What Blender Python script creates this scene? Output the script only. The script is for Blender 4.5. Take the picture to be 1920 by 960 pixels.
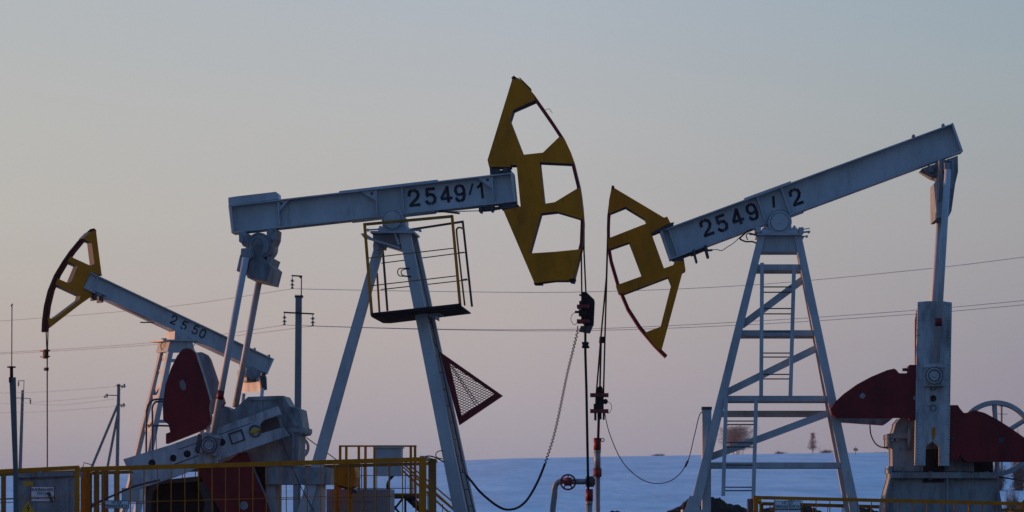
import bpy, math, random
from mathutils import Vector, noise
from mathutils.geometry import tessellate_polygon
R = math.radians
random.seed(7)
S = bpy.context.scene
COL = S.collection
for o in list(bpy.data.objects):
    bpy.data.objects.remove(o)

# ------------------------------------------------------------------ camera
FPX = 5333.3            # focal length in photo pixels (100 mm on 36 mm, 1920 px wide)
EYE = 985.0             # photo row of the eye level
CZ = 0.75               # camera height above the well pad
CAMP = Vector((0, 0, CZ))
cam = bpy.data.objects.new('camera', bpy.data.cameras.new('camera'))
COL.objects.link(cam)
cam.location = CAMP
cam.rotation_euler = (R(90), 0, 0)
cam.data.lens = 100
cam.data.sensor_width = 36
cam.data.shift_y = (EYE - 480) / 1920.0
cam.data.clip_start = 0.5
cam.data.clip_end = 12000
cam.data.dof.use_dof = True
cam.data.dof.focus_distance = 52
cam.data.dof.aperture_fstop = 5.6
S.camera = cam
S.render.resolution_x = 1024
S.render.resolution_y = 512

# ------------------------------------------------------------------ sky and sun
SUN_AZ = R(-73)          # azimuth from +Y (clockwise positive): low sun to the left, slightly behind the pumps
SUN_EL = R(0.9)
w = bpy.data.worlds.new('World'); S.world = w; w.use_nodes = True
nt = w.node_tree; nt.nodes.clear()
N = nt.nodes.new; L = nt.links.new
out = N('ShaderNodeOutputWorld')
sky = N('ShaderNodeTexSky'); sky.sky_type = 'NISHITA'; sky.sun_disc = False
sky.sun_elevation = SUN_EL; sky.sun_rotation = SUN_AZ; sky.dust_density = 2.0
bgs = N('ShaderNodeBackground'); bgs.inputs['Strength'].default_value = 0.06
L(sky.outputs[0], bgs.inputs['Color'])
tc = N('ShaderNodeTexCoord'); sp = N('ShaderNodeSeparateXYZ'); L(tc.outputs['Generated'], sp.inputs[0])

def srgb(r, g, b):
    f = lambda c: (c/255/12.92) if c/255 <= 0.04045 else ((c/255+0.055)/1.055)**2.4
    return (f(r), f(g), f(b), 1)

def ramp(stops):
    mp = N('ShaderNodeMath'); mp.operation = 'POWER'; mp.use_clamp = True
    mx = N('ShaderNodeMath'); mx.operation = 'MAXIMUM'; mx.inputs[1].default_value = 0
    L(sp.outputs['Z'], mx.inputs[0]); L(mx.outputs[0], mp.inputs[0]); mp.inputs[1].default_value = 0.5
    r = N('ShaderNodeValToRGB'); L(mp.outputs[0], r.inputs[0])
    e = r.color_ramp.elements
    while len(e) < len(stops): e.new(0.5)
    for q, (z, c) in zip(e, stops):
        q.position = math.sqrt(max(z, 0)); q.color = c
    r.color_ramp.interpolation = 'LINEAR'
    return r
def zrow(py): return (EYE - py) / FPX
HI = [(0.34, srgb(138, 166, 190)), (0.60, srgb(98, 156, 214)), (1.0, srgb(90, 152, 216))]
def col(rows): return ramp([(0 if py > 880 else zrow(py), srgb(*c)) for py, c in rows] + HI)
left = col([(985, (146, 142, 156)), (870, (156, 151, 162)), (802, (168, 160, 164)), (620, (183, 173, 168)), (402, (186, 183, 177)), (200, (183, 184, 182)), (12, (178, 183, 186))])
midc = col([(985, (142, 142, 158)), (870, (153, 152, 167)), (822, (162, 158, 168)), (700, (174, 166, 169)), (600, (179, 171, 170)), (240, (180, 181, 182)), (12, (172, 181, 190))])
right = col([(985, (134, 132, 150)), (850, (140, 137, 153)), (702, (148, 145, 156)), (420, (161, 161, 163)), (180, (157, 168, 173)), (12, (151, 167, 179))])
mr = N('ShaderNodeMapRange'); L(sp.outputs['X'], mr.inputs[0])
mr.inputs[1].default_value = -0.177; mr.inputs[2].default_value = 0.0
mrb = N('ShaderNodeMapRange'); L(sp.outputs['X'], mrb.inputs[0])
mrb.inputs[1].default_value = 0.0; mrb.inputs[2].default_value = 0.177
mixa = N('ShaderNodeMixRGB'); L(mr.outputs[0], mixa.inputs[0]); L(left.outputs[0], mixa.inputs[1]); L(midc.outputs[0], mixa.inputs[2])
mix = N('ShaderNodeMixRGB'); L(mrb.outputs[0], mix.inputs[0]); L(mixa.outputs[0], mix.inputs[1]); L(right.outputs[0], mix.inputs[2])
# the half of the sky away from the afterglow is dimmer and bluer
mr2 = N('ShaderNodeMapRange'); L(sp.outputs['Y'], mr2.inputs[0]); mr2.interpolation_type = 'SMOOTHSTEP'
mr2.inputs[1].default_value = -0.35; mr2.inputs[2].default_value = 0.85
mul = N('ShaderNodeMixRGB'); L(mr2.outputs[0], mul.inputs[0]); mul.inputs[1].default_value = (0.40, 0.52, 0.70, 1); mul.inputs[2].default_value = (1, 1, 1, 1)
m3 = N('ShaderNodeMixRGB'); m3.blend_type = 'MULTIPLY'; m3.inputs[0].default_value = 1
L(mix.outputs[0], m3.inputs[1]); L(mul.outputs[0], m3.inputs[2])
bg = N('ShaderNodeBackground'); L(m3.outputs[0], bg.inputs['Color']); bg.inputs['Strength'].default_value = 1.045
add = N('ShaderNodeMixShader'); add.inputs[0].default_value = 0.04; L(bg.outputs[0], add.inputs[1]); L(bgs.outputs[0], add.inputs[2]); L(add.outputs[0], out.inputs[0])

sd = bpy.data.lights.new('sun', 'SUN'); sd.energy = 4.6; sd.angle = R(0.6); sd.color = (1.0, 0.46, 0.23)
so = bpy.data.objects.new('sun', sd); COL.objects.link(so)
dirv = Vector((math.sin(SUN_AZ)*math.cos(SUN_EL), math.cos(SUN_AZ)*math.cos(SUN_EL), math.sin(SUN_EL)))
so.rotation_euler = dirv.to_track_quat('Z', 'Y').to_euler()
so.location = (-30, 20, 30)
S.view_settings.view_transform = 'Standard'; S.view_settings.look = 'None'
S.view_settings.exposure = 0; S.view_settings.gamma = 1; S.view_settings.use_curve_mapping = False

# ------------------------------------------------------------------ materials
def mat(name, col, rough=0.55, metal=0.0, dirt=None, amt=0.35, scale=3.0, bump=0.15, streak=True, fine=40, spec=0.3, rust=0.0):
    m = bpy.data.materials.new(name); m.use_nodes = True
    t = m.node_tree; b = t.nodes['Principled BSDF']
    b.inputs['Roughness'].default_value = rough; b.inputs['Metallic'].default_value = metal
    b.inputs['Specular IOR Level'].default_value = spec
    c4 = (*col, 1)
    tcn = t.nodes.new('ShaderNodeTexCoord'); mp = t.nodes.new('ShaderNodeMapping')
    mp.inputs['Scale'].default_value = (1, 1, 0.35 if streak else 1)
    t.links.new(tcn.outputs['Object'], mp.inputs[0])
    n1 = t.nodes.new('ShaderNodeTexNoise'); n1.inputs['Scale'].default_value = scale; n1.inputs['Detail'].default_value = 9; n1.inputs['Roughness'].default_value = 0.68
    t.links.new(mp.outputs[0], n1.inputs['Vector'])
    r = t.nodes.new('ShaderNodeValToRGB'); r.color_ramp.elements[0].position = 0.42; r.color_ramp.elements[1].position = 0.72
    t.links.new(n1.outputs['Fac'], r.inputs[0])
    mu = t.nodes.new('ShaderNodeMath'); mu.operation = 'MULTIPLY'; mu.inputs[1].default_value = amt
    t.links.new(r.outputs[0], mu.inputs[0])
    mx = t.nodes.new('ShaderNodeMixRGB'); mx.inputs[1].default_value = c4
    d = dirt if dirt else tuple(c*0.45 for c in col)
    mx.inputs[2].default_value = (*d, 1)
    t.links.new(mu.outputs[0], mx.inputs[0])
    n2 = t.nodes.new('ShaderNodeTexNoise'); n2.inputs['Scale'].default_value = fine; n2.inputs['Detail'].default_value = 4
    t.links.new(tcn.outputs['Object'], n2.inputs['Vector'])
    mr_ = t.nodes.new('ShaderNodeMapRange'); mr_.inputs[3].default_value = 0.86; mr_.inputs[4].default_value = 1.12
    t.links.new(n2.outputs['Fac'], mr_.inputs[0])
    ms = t.nodes.new('ShaderNodeMixRGB'); ms.blend_type = 'MULTIPLY'; ms.inputs[0].default_value = 1
    t.links.new(mx.outputs[0], ms.inputs[1]); t.links.new(mr_.outputs[0], ms.inputs[2])
    last = ms
    if rust:
        mp3 = t.nodes.new('ShaderNodeMapping'); mp3.inputs['Scale'].default_value = (1, 1, 0.22)
        t.links.new(tcn.outputs['Object'], mp3.inputs[0])
        n3 = t.nodes.new('ShaderNodeTexNoise'); n3.inputs['Scale'].default_value = 9; n3.inputs['Detail'].default_value = 10; n3.inputs['Roughness'].default_value = 0.75
        t.links.new(mp3.outputs[0], n3.inputs['Vector'])
        r3 = t.nodes.new('ShaderNodeValToRGB'); r3.color_ramp.elements[0].position = 0.56; r3.color_ramp.elements[1].position = 0.68
        r3.color_ramp.elements[1].color = (rust, rust, rust, 1)
        t.links.new(n3.outputs['Fac'], r3.inputs[0])
        m4 = t.nodes.new('ShaderNodeMixRGB'); m4.inputs[2].default_value = (0.10, 0.045, 0.025, 1)
        t.links.new(r3.outputs[0], m4.inputs[0]); t.links.new(ms.outputs[0], m4.inputs[1]); last = m4
    t.links.new(last.outputs[0], b.inputs['Base Color'])
    rr = t.nodes.new('ShaderNodeMapRange'); rr.inputs[3].default_value = max(rough-0.12, 0.05); rr.inputs[4].default_value = min(rough+0.2, 1)
    t.links.new(n1.outputs['Fac'], rr.inputs[0]); t.links.new(rr.outputs[0], b.inputs['Roughness'])
    if bump:
        bp = t.nodes.new('ShaderNodeBump'); bp.inputs['Strength'].default_value = bump; bp.inputs['Distance'].default_value = 0.01
        t.links.new(n2.outputs['Fac'], bp.inputs['Height']); t.links.new(bp.outputs[0], b.inputs['Normal'])
    return m

M = {}
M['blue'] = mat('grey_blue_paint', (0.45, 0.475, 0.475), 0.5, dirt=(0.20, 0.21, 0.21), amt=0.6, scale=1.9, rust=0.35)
M['cast'] = mat('grey_blue_casting', (0.28, 0.31, 0.32), 0.6, dirt=(0.05, 0.05, 0.05), amt=0.85, scale=3.4, rust=0.5)
M['crank'] = mat('worn_white_blue_paint', (0.48, 0.50, 0.50), 0.55, dirt=(0.11, 0.11, 0.11), amt=0.8, scale=4.5, rust=0.6)
M['yellow'] = mat('yellow_paint', (0.62, 0.20, 0.004), 0.55, dirt=(0.30, 0.10, 0.008), amt=0.75, scale=2.6, rust=0.45, spec=0.15)
M['rustyel'] = mat('rusty_yellow_paint', (0.33, 0.155, 0.02), 0.7, dirt=(0.12, 0.055, 0.02), amt=0.8, scale=7)
M['edge'] = mat('dark_paint_and_shade', (0.06, 0.07, 0.085), 0.7, amt=0.4)  # dark parts, also painted shade on head sides and in bearing gaps
M['red'] = mat('dark_red_paint', (0.19, 0.005, 0.010), 0.5, dirt=(0.05, 0.006, 0.008), amt=0.8, scale=3.0, rust=0.3)
M['redb'] = mat('faded_red_paint', (0.26, 0.035, 0.03), 0.6, dirt=(0.08, 0.02, 0.02), amt=0.6, scale=9)
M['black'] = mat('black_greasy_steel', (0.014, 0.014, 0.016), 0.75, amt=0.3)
M['ink'] = mat('black_stencil_paint', (0.008, 0.008, 0.010), 0.7, dirt=(0.16, 0.19, 0.21), amt=0.4, scale=11, bump=0)
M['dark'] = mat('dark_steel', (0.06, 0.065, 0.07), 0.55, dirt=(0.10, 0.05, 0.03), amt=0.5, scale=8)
M['galv'] = mat('dull_grey_steel', (0.30, 0.31, 0.31), 0.5, 0.2, dirt=(0.14, 0.09, 0.06), amt=0.7, scale=9)
M['conc'] = mat('grey_concrete', (0.15, 0.16, 0.155), 0.9, amt=0.4, scale=1.5, spec=0.1)
M['wood'] = mat('weathered_timber', (0.15, 0.15, 0.15), 0.9, amt=0.5, spec=0.1)
M['skid'] = mat('grey_skid_paint', (0.28, 0.31, 0.33), 0.7, amt=0.5, scale=2)
M['glass'] = mat('green_insulator_glass', (0.05, 0.16, 0.14), 0.25, amt=0.2, bump=0)
M['wire'] = mat('dull_aluminium_wire', (0.20, 0.20, 0.21), 0.6, amt=0.1, bump=0)
M['rubber'] = mat('black_rubber', (0.02, 0.02, 0.022), 0.6, amt=0.2, bump=0)
M['flatblack'] = mat('flat_black', (0.008, 0.008, 0.009), 1.0, amt=0.2, bump=0, spec=0.0)
M['white'] = mat('white_sign_enamel', (0.80, 0.83, 0.84), 0.5, amt=0.25, scale=6, bump=0)
M['signblue'] = mat('blue_sign_paint', (0.05, 0.20, 0.30), 0.5, amt=0.2, bump=0)
M['warn'] = mat('yellow_sign_enamel', (0.62, 0.38, 0.02), 0.5, amt=0.2, bump=0)
M['soil'] = mat('frozen_dark_soil', (0.035, 0.028, 0.022), 0.95, dirt=(0.012, 0.010, 0.009), amt=0.7, scale=2.5, streak=False, fine=9, bump=1.0, spec=0.1)
M['twig'] = mat('bare_twigs', (0.20, 0.165, 0.15), 0.9, amt=0.3, bump=0, spec=0.1)
M['orange'] = mat('orange_plastic', (0.5, 0.24, 0.09), 0.6, amt=0.3, bump=0)

# ------------------------------------------------------------------ mesh helpers
def prop(o, label=None, cat=None, group=None, kind=None):
    for k, v in (('label', label), ('category', cat), ('group', group), ('kind', kind)):
        if v: o[k] = v
    return o

class Plane:
    """Vertical plane in the world: th = its yaw; pt() gives the world point a photo position has on that plane."""
    def __init__(s, px0, Y0, th=0):
        s.n = Vector((math.sin(R(th)), math.cos(R(th)), 0)); s.u = Vector((math.cos(R(th)), -math.sin(R(th)), 0))
        s.P0 = Vector(((px0-960)/FPX*Y0, Y0, 0)); s.Y0 = Y0; s.m = Y0/FPX
    def pt(s, px, py, t=0.0):
        d = Vector(((px-960)/FPX, 1, (EYE-py)/FPX))
        k = ((s.P0 - Vector((0, 0, 0))).dot(s.n) + t) / d.dot(s.n)
        return CAMP + d*k

class MB:
    def __init__(s): s.v = []; s.f = []; s.mi = []; s.sm = []
    def face(s, idx, mi=0, sm=False): s.f.append(idx); s.mi.append(mi); s.sm.append(sm)
    def loops(s, loops, ext, mi=0, si=None, smooth=False):
        """prism: loops[0] outline, others holes (world points), extruded by vector ext"""
        if si is None: si = mi
        flat = [p for lp in loops for p in lp]; n = len(flat); b = len(s.v)
        s.v += [p.copy() for p in flat] + [p + ext for p in flat]
        for tri in tessellate_polygon(loops):
            s.face([b+i for i in tri], mi); s.face([b+n+i for i in reversed(tri)], mi)
        k = 0
        for lp in loops:
            m = len(lp)
            for i in range(m):
                a, c = b+k+i, b+k+(i+1) % m
                s.face([a, c, c+n, a+n], si, smooth)
            k += m
        return s
    def plate(s, F, pts, t0, t1, mi=0, si=None, holes=()):
        lp = [[F.pt(x, y, t0) for x, y in pts]] + [[F.pt(x, y, t0) for x, y in h] for h in holes]
        return s.loops(lp, F.n*(t1-t0), mi, si)
    def disc(s, F, px, py, rpx, t0, t1, mi=0, si=None, seg=32, hole=0, ry=None):
        c = F.pt(px, py, t0); r = rpx*F.m; r2 = (ry or rpx)*F.m
        ring = lambda a, b: [c + F.u*(a*math.cos(2*math.pi*i/seg)) + Vector((0, 0, b*math.sin(2*math.pi*i/seg))) for i in range(seg)]
        lp = [ring(r, r2)]
        if hole: lp.append(ring(hole*F.m, hole*F.m*r2/r))
        return s.loops(lp, F.n*(t1-t0), mi, si, True)
    def box(s, F, x0, y0, x1, y1, t0, t1, mi=0): return s.plate(F, [(x0, y0), (x1, y0), (x1, y1), (x0, y1)], t0, t1, mi)
    def beam(s, p, q, a, b, n, mi=0):
        """rectangular bar from p to q (world); a = width across, b = depth along n"""
        d = (q-p).normalized(); n = (n - d*n.dot(d)).normalized(); w_ = d.cross(n)
        lp = [p + w_*(a/2) - n*(b/2), p - w_*(a/2) - n*(b/2), p - w_*(a/2) + n*(b/2), p + w_*(a/2) + n*(b/2)]
        return s.loops([lp], q-p, mi)
    def bar(s, F, p, q, wpx, dep, mi=0):
        """p, q = (px, py, t): rectangular bar, wpx photo pixels wide, dep metres deep, centred on t"""
        return s.beam(F.pt(*p), F.pt(*q), wpx*F.m, dep, F.n, mi)
    def tube(s, pts, r, seg=10, mi=0, r1=None):
        n = len(pts); b = len(s.v); prev = None
        for i, p in enumerate(pts):
            d = (pts[min(i+1, n-1)] - pts[max(i-1, 0)]).normalized()
            if prev is None:
                a = Vector((0, 0, 1)) if abs(d.z) < 0.9 else Vector((1, 0, 0))
                prev = d.cross(a).normalized()
            x = (prev - d*prev.dot(d)).normalized(); y = d.cross(x); prev = x
            rr = r if r1 is None else r + (r1-r)*i/(n-1)
            for k in range(seg):
                an = 2*math.pi*k/seg
                s.v.append(p + (x*math.cos(an) + y*math.sin(an))*rr)
        for i in range(n-1):
            for k in range(seg):
                a, c = b+i*seg+k, b+i*seg+(k+1) % seg
                s.face([a, c, c+seg, a+seg], mi, True)
        s.face([b+k for k in range(seg)][::-1], mi); s.face([b+(n-1)*seg+k for k in range(seg)], mi)
        return s
    def ptube(s, F, pts, rpx, seg=10, mi=0, sub=0, r1=None):
        P = [F.pt(*(p if len(p) == 3 else (*p, 0))) for p in pts]
        if sub: P = spline(P, sub)
        return s.tube(P, rpx*F.m, seg, mi, None if r1 is None else r1*F.m)
    def build(s, name, mats, parent=None, origin=None):
        o0 = origin if origin is not None else (root_of(parent).location if parent else Vector((0, 0, 0)))
        me = bpy.data.meshes.new(name)
        me.from_pydata([tuple(p - o0) for p in s.v], [], s.f)
        ms = mats if isinstance(mats, (list, tuple)) else [mats]
        for m_ in ms: me.materials.append(M[m_])
        me.polygons.foreach_set('material_index', s.mi); me.polygons.foreach_set('use_smooth', s.sm)
        me.update()
        import bmesh
        bm = bmesh.new(); bm.from_mesh(me); bmesh.ops.recalc_face_normals(bm, faces=bm.faces); bm.to_mesh(me); bm.free()
        o = bpy.data.objects.new(name, me); COL.objects.link(o)
        if parent: o.parent = parent
        else: o.location = o0
        return o

def root_of(o):
    while o.parent: o = o.parent
    return o
def spline(P, sub):
    out = []
    for i in range(len(P)-1):
        a, b, c, d = P[max(i-1, 0)], P[i], P[i+1], P[min(i+2, len(P)-1)]
        for k in range(sub):
            t = k/sub
            out.append(0.5*((2*b) + (c-a)*t + (2*a-5*b+4*c-d)*t*t + (3*b-a-3*c+d)*t**3))
    out.append(P[-1]); return out
def thing(name, loc, label, cat, group=None):
    o = bpy.data.objects.new(name, None); COL.objects.link(o); o.location = loc; o.empty_display_size = 0.3
    return prop(o, label, cat, group)
def base(F, px, t=0.0):
    p = F.pt(px, EYE, t); return Vector((p.x, p.y, 0))

STROKES = {
 '2': [[(.08, .68), (.14, .88), (.36, .97)], [(.56, .97), (.84, .86), (.90, .66), (.74, .46), (.52, .33)], [(.38, .27), (.12, .07), (.92, .07)]],
 '5': [[(.86, .94), (.22, .94), (.18, .62)], [(.18, .54), (.42, .62), (.72, .56), (.88, .36), (.80, .15), (.60, .06)], [(.40, .05), (.20, .10), (.08, .22)]],
 '4': [[(.66, .95), (.10, .36), (.10, .27), (.52, .27)], [(.66, .95), (.66, .06)], [(.70, .27), (.96, .27)]],
 '9': [[(.42, .97), (.18, .88), (.10, .68), (.22, .47), (.42, .42)], [(.58, .97), (.82, .88), (.90, .66), (.88, .36), (.76, .12), (.58, .05)], [(.40, .05), (.20, .10), (.12, .24)], [(.58, .42), (.80, .50)]],
 '0': [[(.42, .97), (.14, .80), (.10, .50), (.14, .20), (.42, .04)], [(.58, .97), (.86, .80), (.90, .50), (.86, .20), (.58, .04)]],
 '1': [[(.16, .72), (.42, .82), (.60, .96), (.60, .05)]],
 '/': [[(.82, .98), (.28, .26)]]}
def digit(mb, F, ch, cx, cy, wd, hg, tilt, t, sw=0.24, shear=0.0, joined=False):
    ca, sa = math.cos(R(tilt)), math.sin(R(tilt))
    def P(q):
        x = (q[0]-.5)*wd + shear*(q[1]-.5)*hg; y = (q[1]-.5)*hg
        return F.pt(cx + x*ca + y*math.sin(R(tilt))*1.0, cy + x*sa - y*ca, t)
    k = 0
    for st in STROKES[ch]:
        for a, b in zip(st[:-1], st[1:]):
            pa, pb = P(a), P(b); d = (pb-pa).normalized()*(sw*wd*F.m*0.30)
            mb.beam(pa-d, pb+d, sw*wd*F.m, 0.004 + 0.0003*(k % 4), F.n, 0); k += 1
def text(body, F, px, py, t, size_px, matname, parent, name='lettering', squash=1.0):
    cu = bpy.data.curves.new('tmp', 'FONT'); cu.body = body; cu.align_x = 'CENTER'; cu.align_y = 'CENTER'
    cu.size = 1; cu.extrude = 0.002; cu.offset = 0.012; cu.resolution_u = 3
    ob = bpy.data.objects.new('tmp', cu); COL.objects.link(ob)
    me = bpy.data.meshes.new_from_object(ob.evaluated_get(bpy.context.evaluated_depsgraph_get()))
    bpy.data.objects.remove(ob)
    c = F.pt(px, py, t); k = size_px*F.m; o0 = root_of(parent).location
    for v in me.vertices:
        v.co = c + F.u*(v.co.x*k*squash) + Vector((0, 0, v.co.y*k)) - F.n*(v.co.z) - o0
    me.materials.clear(); me.materials.append(M[matname]); me.name = name
    o = bpy.data.objects.new(name, me); COL.objects.link(o); o.parent = parent
    return o

# ------------------------------------------------------------------ terrain
SKYL = [(-2500, 905), (0, 889), (500, 876), (820, 866), (960, 860), (1250, 855), (1560, 849), (1920, 848), (4500, 852)]
def skyl(px):
    for (a, ya), (b, yb) in zip(SKYL[:-1], SKYL[1:]):
        if px <= b: return ya + (yb-ya)*max(0, (px-a))/(b-a)
    return SKYL[-1][1]
CREST = 650.0
def ground(x, y):
    if y < 60: return 0.0
    px = 960 + FPX*x/max(y, 60)
    zc = CZ + (EYE - skyl(px))/FPX*CREST
    u = min((y-60)/(CREST-60), 1.0)
    base_ = zc*(0.62*u**1.35 + 0.38*(u*u*(3-2*u)))
    if y > CREST: base_ = zc - (y-CREST)*0.02 - ((y-CREST)/400.0)**2
    a = min(1, (y-60)/80)
    base_ += a*0.16*(noise.noise(Vector((x*0.03, y*0.012, 0.3)))) + a*0.05*noise.noise(Vector((x*0.16, y*0.05, 2)))
    return base_
ys = [-60, -20, 0, 15, 25, 35, 42, 50, 60, 66] + [66*(1.035**i) for i in range(1, 68)] + [760, 900, 1150, 1500, 2200]
tb = MB(); NX = 220
for y in ys:
    half = max(150, abs(y)*0.55+60)
    for i in range(NX+1):
        x = -half + 2*half*i/NX
        tb.v.append(Vector((x, y, ground(x, y))))
for j in range(len(ys)-1):
    for i in range(NX):
        a = j*(NX+1)+i; tb.face([a, a+1, a+NX+2, a+NX+1], 0, True)
sm = bpy.data.materials.new('snow'); sm.use_nodes = True; M['snow'] = sm
t = sm.node_tree; b = t.nodes['Principled BSDF']; b.inputs['Roughness'].default_value = 0.75; b.inputs['Specular IOR Level'].default_value = 0.25
tcn = t.nodes.new('ShaderNodeTexCoord'); mp = t.nodes.new('ShaderNodeMapping'); mp.inputs['Scale'].default_value = (0.05, 0.012, 0.05)
t.links.new(tcn.outputs['Object'], mp.inputs[0])
n1 = t.nodes.new('ShaderNodeTexNoise'); n1.inputs['Scale'].default_value = 3; n1.inputs['Detail'].default_value = 12; n1.inputs['Roughness'].default_value = 0.72
t.links.new(mp.outputs[0], n1.inputs['Vector'])
rp = t.nodes.new('ShaderNodeValToRGB'); rp.color_ramp.elements[0].position = 0.30; rp.color_ramp.elements[0].color = (0.48, 0.51, 0.56, 1)
rp.color_ramp.elements[1].position = 0.70; rp.color_ramp.elements[1].color = (0.84, 0.85, 0.87, 1)
t.links.new(n1.outputs['Fac'], rp.inputs[0]); t.links.new(rp.outputs[0], b.inputs['Base Color'])
mp2 = t.nodes.new('ShaderNodeMapping'); mp2.inputs['Scale'].default_value = (0.35, 0.14, 0.35); t.links.new(tcn.outputs['Object'], mp2.inputs[0])
n2 = t.nodes.new('ShaderNodeTexNoise'); n2.inputs['Scale'].default_value = 2.5; n2.inputs['Detail'].default_value = 8; t.links.new(mp2.outputs[0], n2.inputs['Vector'])
bp = t.nodes.new('ShaderNodeBump'); bp.inputs['Strength'].default_value = 0.5; bp.inputs['Distance'].default_value = 0.25
t.links.new(n2.outputs['Fac'], bp.inputs['Height']); t.links.new(bp.outputs[0], b.inputs['Normal'])
prop(tb.build('snow_field', 'snow'), 'snow covered field rising gently to a low ridge', kind='structure')

def mound(name, F, x0, x1, ytop, matname, seed, depth=2.2, power=0.28, rough=0.10):
    """long low heap resting on the ground"""
    mb = MB(); nx, ny = 70, 24
    A = F.pt(x0, EYE, 0); B_ = F.pt(x1, EYE, 0); H = F.pt(0, ytop, 0).z
    for j in range(ny+1):
        for i in range(nx+1):
            u, v = i/nx, j/ny
            p = A.lerp(B_, u) + F.n*((v-.5)*depth)
            e = (max(0, math.sin(math.pi*u)))**power * (max(0, math.sin(math.pi*v)))**0.7
            g = ground(p.x, p.y)
            z = g + (H-g)*e*(1.0 + 0.22*noise.noise(Vector((p.x*1.3, p.y*1.3, seed)))) + e*rough*noise.noise(Vector((p.x*6, p.y*6, seed+4))) + e*rough*.6*noise.noise(Vector((p.x*16, p.y*16, seed)))
            mb.v.append(Vector((p.x, p.y, z - (0.05 if e < 0.01 else 0))))
    for j in range(ny):
        for i in range(nx):
            a = j*(nx+1)+i; mb.face([a, a+1, a+nx+2, a+nx+1], 0, False)
    return prop(mb.build(name, matname), kind='structure')
pd = MB(); random.seed(11)
ring = []
for i in range(64):
    a = 2*math.pi*i/64; k = 1 + .10*noise.noise(Vector((math.cos(a)*2, math.sin(a)*2, 5)))
    ring.append(Vector((30*k*math.cos(a)*1.15, 57 + 27*k*math.sin(a), 0)))
for j, q in enumerate((0.0, .5, 1.0)):
    for p in ring:
        x, y = p.x*q, 57 + (p.y-57)*q; pd.v.append(Vector((x, y, max(ground(x, y), 0) + .03)))
for j in range(2):
    for i in range(64): pd.face([j*64+i, j*64+(i+1) % 64, (j+1)*64+(i+1) % 64, (j+1)*64+i], 0, False)
prop(pd.build('added_dark_pad', 'soil'), kind='structure')  # dark ground added mostly out of view to cut upward snow bounce
FM = Plane(1300, 74, 0)
mound('soil_mound', FM, 1225, 1432, 937, 'soil', 3.1)
mound('soil_mound', Plane(1300, 70, 0), 1395, 1560, 944, 'soil', 8.1)
mound('soil_mound', FM, 1122, 1196, 948, 'soil', 1.7, power=0.35)
mound('soil_mound', Plane(1300, 80, 0), 1560, 1680, 951, 'soil', 5.7)
mound('snow_bank', Plane(1900, 80, 0), 1850, 2500, 912, 'snow', 9.3, depth=22, power=.5, rough=0.01)
mound('soil_mound', Plane(1900, 62, 0), 1890, 2000, 934, 'soil', 2.3)

# ------------------------------------------------------------------ pump jack numbered 2549/1
A = Plane(800, 52.0, 5)
ra = thing('pump_jack', base(A, 800), 'grey blue pump jack with black stencilled number 2549/1 and yellow platform on its tower', 'pump jack', None)
def ibeam(F, root, TL, BL, TR, BR, half=0.19, web=0.05, fl=4.5):
    """I-beam from its four photo corners (top left, bottom left, top right, bottom right)"""
    mb = MB()
    def ln(a, b_, k): return (a[0]+(b_[0]-a[0])*k, a[1]+(b_[1]-a[1])*k)
    h = math.hypot(TL[0]-BL[0], TL[1]-BL[1]); k = fl/h
    tl2, tr2, bl2, br2 = ln(TL, BL, k), ln(TR, BR, k), ln(BL, TL, k), ln(BR, TR, k)
    mb.plate(F, [TL, TR, tr2, tl2], -half, half); mb.plate(F, [bl2, br2, BR, BL], -half, half)
    mb.plate(F, [ln(TL, BL, k*1.02), ln(TR, BR, k*1.02), ln(BR, TR, k*1.02), ln(BL, TL, k*1.02)], -web, web)
    return mb.build('walking_beam', 'blue', root)
bma = ibeam(A, ra, (428, 385), (434, 437), (961, 323), (966, 378), fl=2.4)
mb = MB(); mb.plate(A, [(428, 370.5), (444, 368), (517, 359.5), (521, 363), (522, 373.2), (428.5, 384.5)], -0.16, 0.16); mb.build('tail_plate', 'blue', bma)
mb = MB(); mb.plate(A, [(430, 385), (433.5, 384.6), (439, 433), (435, 433.6)], -0.19, 0.19); mb.build('end_plate', 'blue', bma)
mb = MB(); mb.plate(A, [(957, 324), (962, 323.3), (967.5, 377.5), (963, 378)], -0.20, 0.20); mb.build('end_plate', 'blue', bma)
def yt(x): return 385-(x-428)*0.1165
def yb(x): return 437-(x-434)*0.111
for x, dx in ((521, 3), (704.5, 2.5), (753, 4), (922.5, 2.5)):
    mb = MB(); mb.plate(A, [(x-.9, yt(x)+3.8), (x+1.1, yt(x)+3.8), (x+dx+1.1, yb(x+dx)-3.8), (x+dx-.9, yb(x+dx)-3.8)], -0.175, -0.05); mb.build('stiffener', 'blue', bma)
mb = MB(); mb.plate(A, [(636, yt(636)-2.6), (820, yt(820)-2.6), (820, yt(820)-.1), (636, yt(636)-.1)], -0.15, 0.15)
mb.plate(A, [(657, yb(657)+.1), (815, yb(815)+.1), (815, yb(815)+2.8), (657, yb(657)+2.8)], -0.15, 0.15); mb.build('flange_plate', 'blue', bma)
for tri, hc in (([(523, 377), (542, 375), (523.5, 396)], (527.5, 382)), ([(677, 359.5), (703.6, 356.5), (705, 377)], (697, 363.2)), ([(895, 334), (921.5, 331), (923, 354)], (914, 337.5))):
    mb = MB(); c = hc
    mb.plate(A, tri, -0.15, -0.12, holes=[[(c[0]+3*math.cos(i*.785), c[1]+3*math.sin(i*.785)) for i in range(8)]]); mb.build('gusset', 'blue', bma)
mb = MB()
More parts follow.
